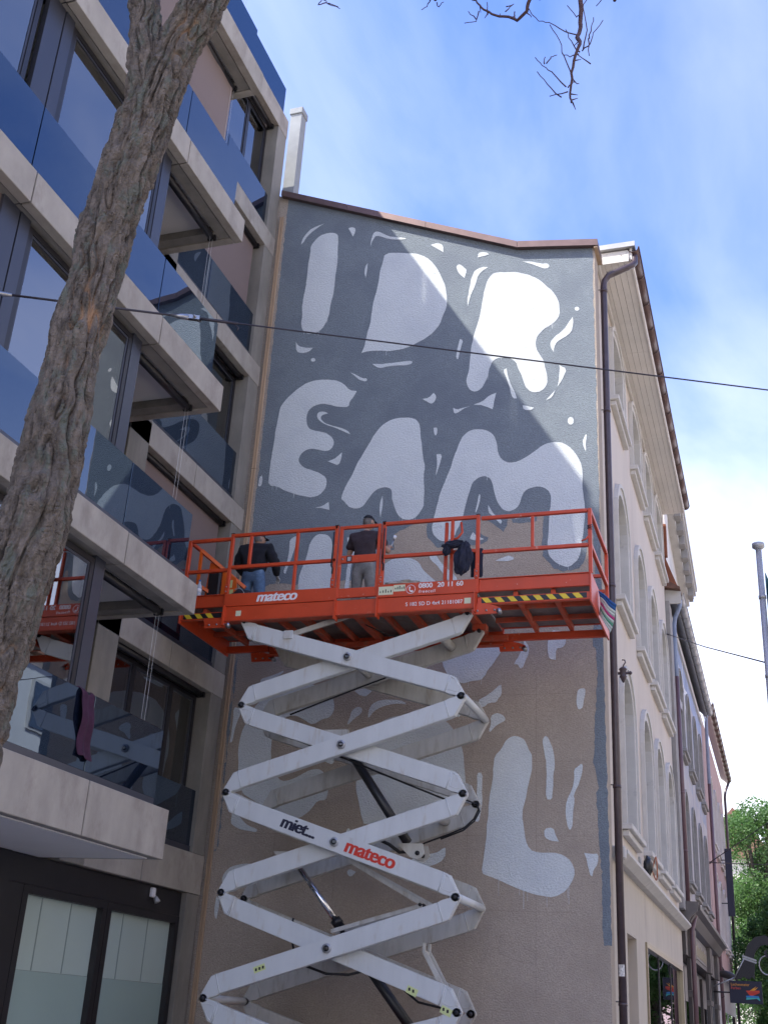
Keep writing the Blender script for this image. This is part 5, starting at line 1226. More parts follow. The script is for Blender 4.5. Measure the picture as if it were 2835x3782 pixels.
    done('hair', bm, 'hair', hd, True)
    # baseball cap
    bm = bmesh.new(); bmesh.ops.create_uvsphere(bm, u_segments=28, v_segments=18, radius=1)
    bmesh.ops.delete(bm, geom=[v_ for v_ in bm.verts if v_.co.z < 0.22], context='VERTS')
    for v_ in bm.verts:
        q = v_.co.copy(); v_.co = Hd(q.x * 0.086, q.y * 0.108 + 0.006, q.z * 0.128 + 0.006)
    cap = done('cap', bm, 'knit_black', P, True)
    bm = bmesh.new(); n_ = 12
    for i in range(n_):
        a0, a1 = [math.radians(25 + 130 * (i + j) / n_) for j in (0, 1)]
        q = [Hd(0.083 * math.cos(a0), 0.104 * math.sin(a0) + 0.006, 0.036), Hd(0.083 * math.cos(a1), 0.104 * math.sin(a1) + 0.006, 0.036), Hd(0.085 * math.cos(a1), 0.18 * math.sin(a1) + 0.006, 0.022), Hd(0.085 * math.cos(a0), 0.18 * math.sin(a0) + 0.006, 0.022)]
        bm.faces.new([bm.verts.new(p) for p in q])
    bmesh.ops.remove_doubles(bm, verts=bm.verts, dist=1e-4)
    o = done('cap_visor', bm, 'knit_black', cap, True); sm = o.modifiers.new('s', 'SOLIDIFY'); sm.thickness = 0.006
    boxo('cap_buckle', 'steel', cap, *sorted((Hd(-0.012, -0.10, 0.03).x, Hd(0.012, -0.10, 0.03).x)), Hd(0, -0.104, 0.03).y - 0.004, Hd(0, -0.10, 0.03).y, Hd(0, 0, 0.028).z, Hd(0, 0, 0.042).z)
    hm = 'glove' if glove else 'skin'
    hand(P, hm, V(*wristL), Vector(wristL) - Vector(elbowL), (0.3, 0.4, -0.6), k)
    hand(P, hm, V(*wristR), Vector(wristR) - Vector(elbowR), (-0.3, 0.4, -0.6), k)
    for sx, yy in ((-1, 0), (1, 0)):
        bm = bmesh.new(); bmesh.ops.create_uvsphere(bm, u_segments=16, v_segments=10, radius=1)
        for v_ in bm.verts:
            q = v_.co.copy(); v_.co = Vector(V(sx * 0.128 + q.x * 0.052, 0.055 + q.y * 0.145, max(0.0, 0.045 + q.z * (0.05 if q.y > 0 else 0.07))))
        done('shoe', bm, 'black', P, True)
    return P
ZF = FLOOR + 0.003
painter('person', 'painter in black sweatshirt and blue jeans, cap peak turned right, back to the street', -7.34, 15.02, ZF + 0.03, 1.57, 'knit_black', 'denim',
        (-0.31, 0.05, 1.13), (-0.20, 0.30, 1.02), (0.31, 0.05, 1.12), (0.26, 0.30, 1.00), 'long', -0.75, 0.04, glove=True, wx=1.2)
painter('person', 'painter in dark t-shirt and faded grey jeans with one arm raised towards the wall', -5.58, 15.12, ZF, 1.76, 'tee_brown', 'denim_grey',
        (-0.30, 0.08, 1.14), (-0.22, 0.32, 1.06), (0.33, 0.12, 1.18), (0.26, 0.34, 1.36), 'short', -0.45, 0.0)
# brush in the raised hand
br = thing('paint_brush', 'small paint brush held up by the painter in the dark t-shirt', 'brush')
tubeo('brush_handle', 'steel', br, [(-5.315, 15.50, 8.27), (-5.28, 15.55, 8.44)], 0.012, 8)
tubeo('bristles', 'curtain', br, [(-5.28, 15.55, 8.44), (-5.27, 15.57, 8.50)], [0.02, 0.028], 10)
# things left on the platform
bt = thing('water_bottle', 'clear plastic water bottle with blue cap at the end of the platform', 'bottle')
M['plastic_clear'] = mat('plastic_clear', (0.42, 0.46, 0.52), 0.08, vary=0.15, vscale=30)
bx_, by_ = -7.74, YA + 0.085
tubeo('bottle_body', 'plastic_clear', bt, [(bx_, by_, 7.114 + z) for z in (0, 0.01, 0.05, 0.06, 0.10, 0.14, 0.17, 0.20, 0.22, 0.235)], [0.032, 0.04, 0.04, 0.037, 0.04, 0.04, 0.036, 0.02, 0.015, 0.015], 18)
M['cap_blue'] = mat('cap_blue', (0.03, 0.16, 0.42), 0.4)
tubeo('bottle_cap', 'cap_blue', bt, [(bx_, by_, 7.349), (bx_, by_, 7.371)], 0.018, 14)
tubeo('bottle_label', 'letter_white', bt, [(bx_, by_, 7.18), (bx_, by_, 7.23)], 0.0412, 18)
def crumple(name, m, label, cat, c, r, seed, flat=None, sub=4):
    bm = bmesh.new(); bmesh.ops.create_icosphere(bm, subdivisions=sub, radius=1)
    for v in bm.verts:
        q = v.co.copy(); n = 1 + 0.35 * noise.noise(q * 1.7 + Vector((seed, 0, 0))) + 0.16 * noise.noise(q * 4.5 + Vector((0, seed, 0)))
        v.co = Vector((c[0] + q.x * r[0] * n, c[1] + q.y * r[1] * n, c[2] + q.z * r[2] * n))
        if flat is not None: v.co.z = max(v.co.z, flat)
    return tag(done(name, bm, m, None, True), label, cat)
M['bag_black'] = mat('bag_black', (0.014, 0.014, 0.018), 0.75, vary=0.2, vscale=12)
bgp = thing('rucksack', 'black rucksack with pale zip standing beside the painter in black', 'bag')
bm = bmesh.new(); bmesh.ops.create_icosphere(bm, subdivisions=4, radius=1)
for v in bm.verts:
    q = v.co.copy(); n = 1 + 0.12 * noise.noise(q * 2.3)
    v.co = Vector((-7.17 + q.x * 0.20 * n, YA + 0.34 + q.y * 0.14 * n, max(6.965, 7.09 + q.z * (0.20 if q.z > 0 else 0.14) * n)))
done('pack', bm, 'bag_black', bgp, True)
tubeo('zip', 'zinc', bgp, [(-7.16 + 0.10 * math.sin(t), YA + 0.197 + 0.06 * t / 3, 7.10 + 0.15 * math.cos(t)) for t in [i * 0.3 - 0.6 for i in range(9)]], 0.006, 6)
M['cloth_sand'] = mat('cloth_sand', (0.24, 0.20, 0.155), 0.95, vary=0.2, vscale=8, bump=0.3, bscale=60)
rows = [[(-7.10 + 0.30 * u + 0.02 * math.sin(9 * u + i), 15.50 + 0.03 * math.sin(12 * u + i * 0.5), 7.62 - i * 0.075) for u in [j / 9 for j in range(10)]] for i in range(9)]
rows = [[(p[0] - 0.28, p[1], p[2]) for p in r] for r in rows]
tag(cloth_strip('dust_sheet', 'cloth_sand', None, rows, 0.01), 'sand coloured dust sheet hanging behind the painter in black', 'cloth')
crumple('rolled_cloth', 'tee_brown', 'dark rolled cloth lying over the sheet behind the painter in black', 'cloth', (-7.16, 15.40, 7.57), (0.17, 0.08, 0.05), 3.3)
M['cloth_pale'] = mat('cloth_pale', (0.36, 0.33, 0.28), 0.95, vary=0.3, vscale=14, bump=0.3, bscale=60)
crumple('paint_rag', 'cloth_pale', 'crumpled pale rag lying on the toe board above the stickers', 'rag', (-4.62, YA + 0.07, 7.105), (0.28, 0.09, 0.045), 6.1, 7.0905)
crumple('blue_paint_pot_bag', 'cap_blue', 'small bright blue bag on the platform floor behind the phone number', 'bag', (-3.98, YA + 0.5, 7.02), (0.10, 0.08, 0.10), 1.7, FLOOR + 0.001)
# jacket hung over the middle post
M['jacket_navy'] = mat('jacket_navy', (0.014, 0.016, 0.032), 0.9, vary=0.25, vscale=10, bump=0.25, bscale=70)
jk = thing('hanging_jacket', 'dark navy jacket hung over the post beside the gate run', 'jacket')
cx_, cy_ = -3.68, YA - 0.055
def fabric_blob(name, m, parent, c, r, seed, kx=9.0, kz=2.2, amp=0.35, lean=0.0):
    """hanging cloth with long vertical folds"""
    bm = bmesh.new(); bmesh.ops.create_icosphere(bm, subdivisions=5, radius=1)
    for v in bm.verts:
        q = v.co.copy(); w = 1.0 if q.z < 0 else 1 - 0.30 * q.z
        n = amp * noise.noise(Vector((q.x * kx * 0.35 + seed, q.y * 2.5, q.z * kz * 0.6))) + 0.35 * amp * noise.noise(Vector((q.x * kx, q.y * 5 + seed, q.z * kz * 1.6)))
        v.co = Vector((c[0] + q.x * r[0] * w * (1 + n) + lean * q.z, c[1] + q.y * r[1] * (1 + n * 1.6), c[2] + q.z * r[2] * (1 + 0.3 * n)))
    return done(name, bm, m, parent, True)
fabric_blob('jacket_body', 'jacket_navy', jk, (-3.73, cy_ - 0.035, 7.37), (0.125, 0.075, 0.245), 2.1, lean=0.03)
fabric_blob('sleeve', 'jacket_navy', jk, (-3.86, cy_ - 0.05, 7.575), (0.15, 0.05, 0.062), 5.5, kx=4.0, kz=3.0, lean=0.02)
fabric_blob('sleeve', 'jacket_navy', jk, (-3.955, cy_ - 0.05, 7.50), (0.052, 0.045, 0.085), 8.5, lean=0.01)
cloth_strip('jacket_back', 'jacket_navy', jk, [[(-3.66 + 0.17 * u, cy_ + 0.115 + 0.015 * math.sin(7 * u + i), 7.56 - i * 0.047) for u in [j / 6 for j in range(7)]] for i in range(10)], 0.02)
# striped cloth tied to the far end of the platform
stp = thing('striped_cloth', 'striped white, blue and pink cloth flapping at the platform end near the downpipe', 'cloth')
M['stripe_blue'] = mat('stripe_blue', (0.02, 0.10, 0.30), 0.85); M['stripe_white'] = mat('stripe_white', (0.5, 0.57, 0.53), 0.85)
M['stripe_pink'] = mat('stripe_pink', (0.45, 0.05, 0.20), 0.85); M['stripe_green'] = mat('stripe_green', (0.10, 0.30, 0.20), 0.85)
cols = ['stripe_blue', 'stripe_blue', 'stripe_white', 'stripe_white', 'stripe_pink', 'stripe_white', 'stripe_green', 'stripe_white', 'stripe_white']
for s in range(9):
    bm = bmesh.new(); pr = None
    for i in range(9):
        t = i / 8; c = []
        for j in (0, 1):
            u = (s + j) / 9
            c.append(bm.verts.new((XRt + 0.018 + t * (0.25 - 0.13 * u) + 0.012 * math.sin(4 * u + 5 * t), 14.62 + 0.10 * u + 0.03 * math.sin(6 * t + 3 * u), 7.06 - 0.30 * u - 0.22 * t - 0.05 * u * t + 0.01 * math.sin(7 * t))))
        if pr: bm.faces.new((pr[0], pr[1], c[1], c[0]))
        pr = c
    o = done('stripe', bm, cols[s], stp, True); sm = o.modifiers.new('s', 'SOLIDIFY'); sm.thickness = 0.004
# ------------------------------------------------------------------ row of houses further along the street
M['fresco'] = mat('fresco', (0.46, 0.44, 0.43), 0.9, vary=0.1, vscale=1.0, col2=(0.28, 0.33, 0.43), fac2=(0.46, 0.62), scale2=0.42, stretch=(1, 1, 0.5))
M['fresco_low'] = mat('fresco_low', (0.46, 0.44, 0.42), 0.9, vary=0.12, vscale=1.2, col2=(0.30, 0.28, 0.36), fac2=(0.5, 0.68), scale2=0.9, stretch=(1, 1, 0.35))
M['fresco_blue'] = mat('fresco_blue', (0.30, 0.36, 0.50), 0.9, vary=0.25, vscale=1.2, col2=(0.42, 0.44, 0.50), fac2=(0.55, 0.75), scale2=0.8)
M['pink'] = mat('pink', (0.44, 0.31, 0.275), 0.92, vary=0.12, vscale=2, bump=0.15, bscale=60)
M['shop_brown'] = mat('shop_brown', (0.075, 0.062, 0.055), 0.5, vary=0.15, vscale=5)
M['shop_taupe'] = mat('shop_taupe', (0.15, 0.13, 0.115), 0.55, vary=0.15, vscale=5)
M['stone_grey'] = mat('stone_grey', (0.30, 0.285, 0.265), 0.9, vary=0.15, vscale=3)
M['rust'] = mat('rust', (0.24, 0.085, 0.045), 0.85, vary=0.2, vscale=6)
b2 = thing('fresco_house', 'narrow house with a blue and white frescoed front and dark wooden shopfront', 'building')
boxo('house_body', 'stone_grey', b2, -11.8, XF - 0.46, 28.62, 41.7, GZ, 12.2)
boxo('party_pier', 'stone_grey', b2, XF - 0.4, XF + 0.10, 28.62, 29.35, 4.4, 11.9)
rows2 = [(5.35, 7.65), (8.75, 11.0)]
for (s, c), z0, z1, m_ in zip(rows2, (4.6, 8.2), (8.2, 11.15), ('fresco_low', 'fresco')):
    ops = [(y, y + 1.15, s, c) for y in (31.6, 34.3, 37.0, 39.4)]
    arched_front(b2, XF, XF - 0.45, 29.35, 41.7, z0, z1, [(p - 0.02, q + 0.02, r_ - 0.01, t_ + 0.02) for p, q, r_, t_ in ops], m_, 0.5)
    for (ya, yb, s_, c_) in ops: arched_window(b2, XF, ya, yb, s_, c_, 0.5, 'stone_grey', 0.12, 0.02, 0.22)
boxo('facade_wall', 'fresco_blue', b2, XF - 0.45, XF, 29.35, 41.7, 11.15, 12.05)
# painted band and star on the upper front
boxo('painted_band', 'pipe_red', b2, XF + 0.001, XF + 0.006, 29.4, 33.2, 10.05, 10.28)
for a in range(5):
    t = math.radians(90 + a * 72); c0 = (33.6, 10.9)
    beamo('painted_star_ray', 'curtain', b2, (XF + 0.004, c0[0], c0[1]), (XF + 0.004, c0[0] + 1.6 * math.cos(t), c0[1] + 0.9 * math.sin(t)), 0.006, 0.16)
prismo('eaves_soffit', 'zinc', b2, [(XF - 0.02, 12.30), (-2.02, 12.02), (-2.02, 12.05), (XF - 0.02, 12.33)], 28.95, 41.4)
boxo('eaves_moulding', 'stone_white', b2, XF + 0.001, XF + 0.06, 29.35, 41.4, 11.75, 11.95)
boxo('eaves_end', 'stone_white', b2, XF - 0.02, -1.90, 28.90, 28.945, 11.92, 12.32)
gutter(b2, -1.94, 12.20, 0.10, 28.95, 41.3, 'zinc', 0.9)
prismo('roof', 'roof_tile', b2, [(XF - 0.3, 12.35), (-1.9, 12.25), (-1.9, 12.30), (-5.5, 14.6), (-5.5, 12.35)], 28.7, 41.5)
prismo('roof_cheek', 'rust', b2, [(XF, 12.35), (-1.95, 12.32), (XF, 13.3)], 28.8, 28.84)
tubeo('downpipe', 'fresco_blue', b2, [(-1.94, 29.15, 12.1), (-1.96, 29.2, 11.95), (-2.12, 29.6, 11.78), (-2.16, 29.7, 11.6), (-2.16, 29.7, 10.2)], 0.055, 14)
tubeo('downpipe', 'pipe_red', b2, [(-2.16, 29.7, 10.2), (-2.16, 29.7, 4.6)], 0.055, 14)
tubeo('downpipe', 'pipe_red', b2, [(-2.02, 29.9, 4.35), (-2.10, 29.7, 4.0), (-2.10, 29.7, GZ)], 0.055, 14)
for z in (7.2, 5.8): tubeo('pipe_collar', 'pipe_red', b2, [(-2.16, 29.7, z), (-2.16, 29.7, z + 0.05)], 0.062, 14)
# gabled upper storey with a heavy cornice
boxo('attic_wall', 'stone_white', b2, -6.0, XF - 0.05, 28.9, 36.6, 12.35, 15.2)
boxo('attic_pilaster', 'soffit', b2, XF - 0.049, XF + 0.05, 28.95, 30.1, 12.4, 14.9)
boxo('attic_window', 'dark_metal', b2, XF - 0.049, XF - 0.04, 32.9, 33.8, 12.5, 13.6)
for k, (dz, xo) in enumerate(((0.0, -2.10), (0.20, -1.98), (0.42, -1.90), (0.62, -1.86))):
    prismo('cornice', 'stone_white' if k != 1 else 'stone_grey', b2, [(28.4, 15.75 + dz), (35.9 + 0.12 * k, 14.28 + dz), (35.9 + 0.12 * k, 14.46 + dz), (28.4, 15.94 + dz)], xo - 0.6, xo, 'x')
for i in range(9):
    y = 29.4 + i * 0.72
    prismo('cornice_scroll', 'stone_grey', b2, [(y, 15.72 - (y - 28.4) * 0.196), (y + 0.22, 15.66 - (y - 28.4) * 0.196), (y + 0.2, 15.92 - (y - 28.4) * 0.196), (y, 16.0 - (y - 28.4) * 0.196)], -2.1, -1.93 + 0.02 * (i % 2), 'x')
boxo('brick_stack', 'rust', b2, XF - 0.2, XF + 0.10, 28.72, 28.9, 13.2, 14.1)
# wooden shopfront with cornice, consoles and fascia lettering
prismo('shop_cornice', 'shop_brown', b2, [(XF, 4.10), (XF + 0.18, 4.16), (XF + 0.30, 4.36), (XF + 0.42, 4.44), (XF + 0.42, 4.54), (XF, 4.62)], 29.35, 41.6)
prismo('shop_cornice_end', 'shop_taupe', b2, [(XF - 0.02, 4.00), (XF + 0.10, 4.06), (XF + 0.20, 4.26), (XF + 0.36, 4.40), (XF + 0.40, 4.60), (XF - 0.02, 4.62)], 29.22, 29.345)
boxo('shop_fascia', 'shop_brown', b2, XF - 0.3, XF + 0.04, 29.5, 41.5, 3.45, 4.10)
boxo('fascia_board', 'shop_taupe', b2, XF + 0.041, XF + 0.06, 31.4, 36.6, 3.55, 4.0)
for i in range(12):
    y = 31.7 + i * 0.4
    boxo('fascia_letter', 'brass', b2, XF + 0.061, XF + 0.07, y, y + 0.22, 3.62, 3.86 + 0.06 * (i % 3 == 0))
for y in (30.2, 31.0, 36.9, 37.5, 40.6, 41.2):
    c_ = boxo('console', 'shop_taupe', b2, XF + 0.0, XF + 0.16, y, y + 0.22, 3.42, 4.12, 0.02)
    boxo('pilaster', 'shop_brown', c_, XF - 0.02, XF + 0.08, y, y + 0.22, GZ, 3.41, 0.01)
    boxo('capital', 'shop_taupe', c_, XF - 0.02, XF + 0.12, y - 0.03, y + 0.25, 2.55, 2.70, 0.01)
boxo('shop_recess', 'black', b2, XF - 0.44, XF - 0.30, 29.5, 41.5, GZ, 3.44)
for y0, y1 in ((31.4, 33.0), (33.2, 34.8), (35.0, 36.7), (37.9, 40.4)):
    f_ = boxo('shop_door', 'shop_taupe', b2, XF - 0.28, XF - 0.18, y0, y1, GZ, 3.3, 0.01)
    boxo('pane', 'shop_pane', f_, XF - 0.178, XF - 0.172, y0 + 0.15, y1 - 0.15, 0.9, 2.5)
# animal head on a bracket
rh = thing('carved_animal_head', 'dark carved horned animal head jutting from the wooden shopfront', 'carving')
skinned('head', 'shop_brown', rh, [(XF, 41.55, 3.62), (XF + 0.22, 41.5, 3.66), (XF + 0.42, 41.45, 3.62), (XF + 0.60, 41.4, 3.56), (XF + 0.72, 41.4, 3.55), (XF + 0.68, 41.4, 3.70)], [(0, 1), (1, 2), (2, 3), (3, 4), (4, 5)], [0.07, 0.12, 0.14, 0.10, 0.07, 0.012], 2)
for d_ in (-0.05, 0.07): tubeo('ear', 'shop_brown', rh, [(XF + 0.28, 41.5 + d_, 3.76), (XF + 0.24, 41.5 + d_, 3.88)], [0.03, 0.006], 8)

b3 = thing('pink_house', 'pink rendered house with white window surrounds and a grey shopfront', 'building')
boxo('house_body', 'pink', b3, -11.8, XF - 0.46, 41.75, 55.5, GZ, 13.0)
rows3 = [(5.0, 7.1, 0.08), (8.25, 10.6, 0.45)]
for (s, c, rise), z0, z1 in zip(rows3, (3.9, 7.6), (7.6, 11.6)):
    ops = [(y, y + 1.2, s, c) for y in (44.6, 47.3, 50.0, 52.7)]
    arched_front(b3, XF, XF - 0.45, 41.75, 55.5, z0, z1, [(p - 0.02, q + 0.02, r_ - 0.01, t_ + 0.02) for p, q, r_, t_ in ops], 'pink', rise)
    for (ya, yb, s_, c_) in ops: arched_window(b3, XF, ya, yb, s_, c_, rise, 'stone_white', 0.16, 0.05, 0.22)
boxo('facade_wall', 'pink', b3, XF - 0.45, XF, 41.75, 55.5, 11.6, 12.3)
prismo('eaves_soffit', 'soffit', b3, [(XF - 0.02, 12.75), (-2.0, 12.5), (-2.0, 12.54), (XF - 0.02, 12.79)], 41.5, 55.5)
gutter(b3, -1.93, 12.66, 0.10, 41.6, 55.5, 'copper', 0.9)
boxo('shop_front', 'zinc', b3, XF - 0.45, XF + 0.02, 41.8, 55.4, GZ, 3.7)
prismo('shop_canopy', 'zinc', b3, [(XF, 3.70), (XF + 0.34, 3.62), (XF + 0.34, 3.74), (XF, 3.88)], 43.5, 55.4)
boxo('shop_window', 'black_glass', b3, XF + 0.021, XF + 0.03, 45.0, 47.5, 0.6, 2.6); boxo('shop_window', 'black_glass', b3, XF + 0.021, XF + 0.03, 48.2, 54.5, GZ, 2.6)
tubeo('downpipe', 'fresco_blue', b3, [(-1.93, 41.6, 12.55), (-2.12, 42.1, 12.2), (-2.14, 42.2, 9.9)], 0.06, 14)
tubeo('downpipe', 'pipe_red', b3, [(-2.14, 42.2, 9.9), (-2.12, 42.4, GZ)], 0.06, 14)
tubeo('downpipe', 'pipe_brown', b3, [(-1.93, 55.3, 12.55), (-2.10, 55.1, 12.1), (-2.14, 55.0, 11.8), (-2.14, 55.0, GZ)], 0.06, 14)
# projecting signs
ds = thing('dark_banner_sign', 'tall blank dark banner sign projecting from the pink house', 'sign')
boxo('panel', 'letter_navy', ds, -2.02, -1.76, 48.0, 48.08, 6.03, 8.53, 0.01)
for z in (6.5, 8.1): tubeo('bracket', 'black', ds, [(XF, 48.04, z), (-2.02, 48.04, z)], 0.02, 8)
ss = thing('paint_shop_sign', 'black hanging sign with orange lettering and a rainbow brush stroke', 'sign')
ys_ = 40.0
boxo('panel', 'letter_navy', ss, -1.79, -0.82, ys_, ys_ + 0.06, 2.75, 3.40, 0.008)
tubeo('bracket', 'black', ss, [(XF, ys_ + 0.03, 3.05), (-1.79, ys_ + 0.03, 3.05)], 0.022, 8)
tubeo('bracket', 'black', ss, [(-1.98, ys_ + 0.03, 3.05), (-1.96, ys_ + 0.03, 2.92), (-2.05, ys_ + 0.03, 2.88)], 0.012, 8)
M['sign_orange'] = mat('sign_orange', (0.80, 0.33, 0.03), 0.5); M['sign_red'] = mat('sign_red', (0.62, 0.06, 0.03), 0.5)
M['sign_blue'] = mat('sign_blue', (0.03, 0.22, 0.55), 0.5); M['sign_teal'] = mat('sign_teal', (0.05, 0.45, 0.42), 0.5)
writing('lettering', 'Lachenmeier', 0.108, 'sign_orange', ss, (-1.745, ys_ - 0.002, 3.255), (1, 0, 0), (0, 0, 1), bold=0.001)
writing('lettering', 'Farben', 0.108, 'sign_red', ss, (-1.745, ys_ - 0.002, 3.15), (1, 0, 0), (0, 0, 1), bold=0.001)
for m_, pts in (('sign_orange', [(-1.20, 3.12), (-0.98, 3.26), (-1.06, 3.17), (-0.93, 3.24), (-1.05, 3.12)]), ('sign_red', [(-1.30, 3.12), (-0.90, 3.14), (-0.90, 3.08), (-1.26, 3.06)]),
                ('letter_red', [(-1.26, 3.055), (-0.89, 3.075), (-1.12, 2.98), (-1.20, 2.99)]), ('sign_blue', [(-1.31, 2.975), (-1.10, 2.985), (-0.93, 2.97), (-0.92, 2.93), (-1.30, 2.93)]), ('sign_teal', [(-1.30, 2.925), (-0.92, 2.925), (-0.90, 2.84), (-1.0, 2.90), (-1.31, 2.86)])):
    prismo('brush_stroke', m_, ss, pts, ys_ - 0.004, ys_ - 0.001)
# crozier shaped house sign above it
cz = thing('crozier_sign', 'black crozier shaped sign with curled head and zigzag foot above the paint shop', 'sign')
M['slate'] = mat('slate', (0.028, 0.026, 0.027), 0.6, vary=0.5, vscale=30)
prismo('shaft', 'slate', cz, [(-1.62, 3.46), (-1.30, 4.02), (-0.98, 3.92), (-1.02, 3.46), (-1.10, 3.52), (-1.18, 3.44), (-1.36, 3.52), (-1.44, 3.44)], ys_, ys_ + 0.06)
for z in (4.03, 4.10): beamo('shaft_ring', 'zinc', cz, (-1.34, ys_ + 0.03, z + 0.03), (-0.93, ys_ + 0.03, z - 0.10), 0.08, 0.05)
crv = [(-1.15, 4.10), (-1.05, 4.36), (-0.86, 4.56), (-0.64, 4.62), (-0.42, 4.52), (-0.34, 4.32), (-0.44, 4.14), (-0.60, 4.14), (-0.66, 4.26), (-0.58, 4.32)]
wd = [0.14, 0.15, 0.15, 0.14, 0.12, 0.09, 0.06, 0.05, 0.04, 0.03]
bm = bmesh.new(); pr = None
for i, (x, z) in enumerate(crv):
    d = (Vector(crv[min(i + 1, 9)]) - Vector(crv[max(i - 1, 0)])).normalized(); n_ = Vector((-d.y, d.x)) * wd[i]
    c = [bm.verts.new((x + n_.x * s, y, z + n_.y * s)) for s, y in ((-1, ys_), (1, ys_), (1, ys_ + 0.06), (-1, ys_ + 0.06))]
    if pr:
        for k in range(4): bm.faces.new((pr[k], pr[(k + 1) % 4], c[(k + 1) % 4], c[k]))
    pr = c
bmesh.ops.recalc_face_normals(bm, faces=bm.faces)
done('curl', bm, 'slate', cz)
tubeo('rim', 'zinc', cz, [(x, ys_ - 0.005, z) for x, z in [(-1.64, 3.44), (-1.31, 4.02)]], 0.018, 8)
tubeo('lamp_ring', 'zinc', cz, [(-0.62 + 0.24 * math.cos(t), ys_ + 0.03, 3.88 + 0.28 * math.sin(t)) for t in [i * 0.4 for i in range(17)]], 0.02, 8)
tubeo('stay', 'zinc', cz, [(XF, ys_ + 0.03, 3.2), (-1.62, ys_ + 0.03, 3.48)], 0.02, 8)
# flag pole with a hanging flag
fp = thing('flag_pole', 'slim silver flag pole with disc finial and a dark teal flag', 'flag pole')
fx, fy = 0.05, 14.0
tubeo('pole', 'zinc', fp, [(fx, fy, GZ), (fx, fy, 7.25)], [0.055, 0.036], 16)
tubeo('finial', 'zinc', fp, [(fx, fy, 7.25), (fx, fy, 7.28), (fx, fy, 7.33), (fx, fy, 7.35)], [0.03, 0.075, 0.075, 0.03], 18)
for z in (6.6, 5.6, 4.4): tubeo('ring', 'zinc', fp, [(fx, fy, z), (fx, fy, z + 0.04)], 0.046, 14)
M['flag'] = mat('flag', (0.02, 0.085, 0.10), 0.85, vary=0.1, vscale=3, col2=(0.02, 0.30, 0.40), fac2=(0.62, 0.64), scale2=2.2)
cloth_strip('flag_cloth', 'flag', fp, [[(fx + 0.05 + 0.10 * u + 0.05 * u * math.sin(0.7 * i) , fy + 0.10 * math.sin(4 * u + 0.3 * i) + 0.02, 7.0 - 0.25 * u - i * 0.22) for u in [j / 6 for j in range(7)]] for i in range(11)], 0.006)
# ------------------------------------------------------------------ far side of the street (seen mirrored in the glass)
M['far_grey'] = mat('far_grey', (0.70, 0.685, 0.65), 0.9, vary=0.08, vscale=1)
M['far_pink'] = mat('far_pink', (0.66, 0.50, 0.50), 0.9, vary=0.08, vscale=1)
M['far_cream'] = mat('far_cream', (0.74, 0.70, 0.62), 0.9, vary=0.08, vscale=1)
M['shutter_red'] = mat('shutter_red', (0.25, 0.03, 0.04), 0.6)
def far_house(name, label, m, y0, y1, h, shut):
    t = thing(name, label, 'building', 'houses across the street')
    boxo('wall', m, t, 11.0, 19.0, y0, y1, GZ, h)
    prismo('roof', 'roof_tile', t, [(10.6, h - 0.1), (10.6, h + 0.05), (15, h + 2.8), (19.2, h)], y0, y1)
    n = int((y1 - y0) / 3.0); dy_ = (y1 - y0) / n
    for fl in range(int((h - 3.6) / 3.0) + 1):
        for i in range(n):
            yc = y0 + (i + 0.5) * dy_; zb = 4.5 + fl * 3.0
            if zb + 1.6 > h: continue
            w = boxo('window', 'stone_white', t, 10.93, 10.998, yc - 0.68, yc + 0.68, zb - 0.1, zb + 1.7)
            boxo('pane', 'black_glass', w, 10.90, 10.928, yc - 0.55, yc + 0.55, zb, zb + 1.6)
            if (i + fl) % shut == 0: boxo('shutter', 'shutter_red', w, 10.86, 10.898, yc - 0.58, yc + 0.58, zb + 0.35, zb + 1.62)
    boxo('shop_window', 'black_glass', t, 10.94, 10.999, y0 + 1, y1 - 1, 0.7, 3.0)
    tubeo('downpipe', 'black', t, [(10.92, y0 + 0.3, GZ), (10.92, y0 + 0.3, h)], 0.06, 10)
far_house('far_grey_house', 'plain grey house across the street with red roller shutters', 'far_grey', 22.5, 40.0, 13.2, 2)
far_house('far_pink_house', 'pink house across the street next to the grey one', 'far_pink', 40.1, 58.0, 14.5, 9)
far_house('far_cream_house', 'cream house across the street opposite the trees', 'far_cream', 2.0, 22.4, 12.5, 5)
far_house('far_end_house', 'cream house at the near end across the street', 'far_cream', -18.0, 1.9, 13.0, 7)
fb = thing('far_bend_house', 'white and pink house closing the bend at the street end', 'building', 'houses across the street')
boxo('wall', 'far_cream', fb, 1.0, 16.0, 86.0, 94.0, GZ, 17.0)
boxo('painted_storey', 'far_pink', fb, 0.96, 16.0, 85.96, 85.995, 0.8, 5.6)
for fl in range(4):
    for i in range(6):
        w = boxo('window', 'stone_white', fb, 1.8 + i * 2.3, 3.0 + i * 2.3, 85.93, 85.955, 4.3 + fl * 3.1, 6.1 + fl * 3.1)
        boxo('pane', 'black_glass', w, 1.9 + i * 2.3, 2.9 + i * 2.3, 85.90, 85.925, 4.4 + fl * 3.1, 6.0 + fl * 3.1)
# ------------------------------------------------------------------ wires
w1 = thing('span_wire', 'black span wire with clevis and grip crossing before the painted wall', 'wire')
P1, P2 = Vector((-6.80, 7.55, 7.84)), Vector((7.0, 12.9, 7.83))
Q = Vector((-6.44, 10.5, 9.41))
pA, pB = Vector((-6.82, 7.66, 7.90)), Vector((0.29, 12.0, 8.38))

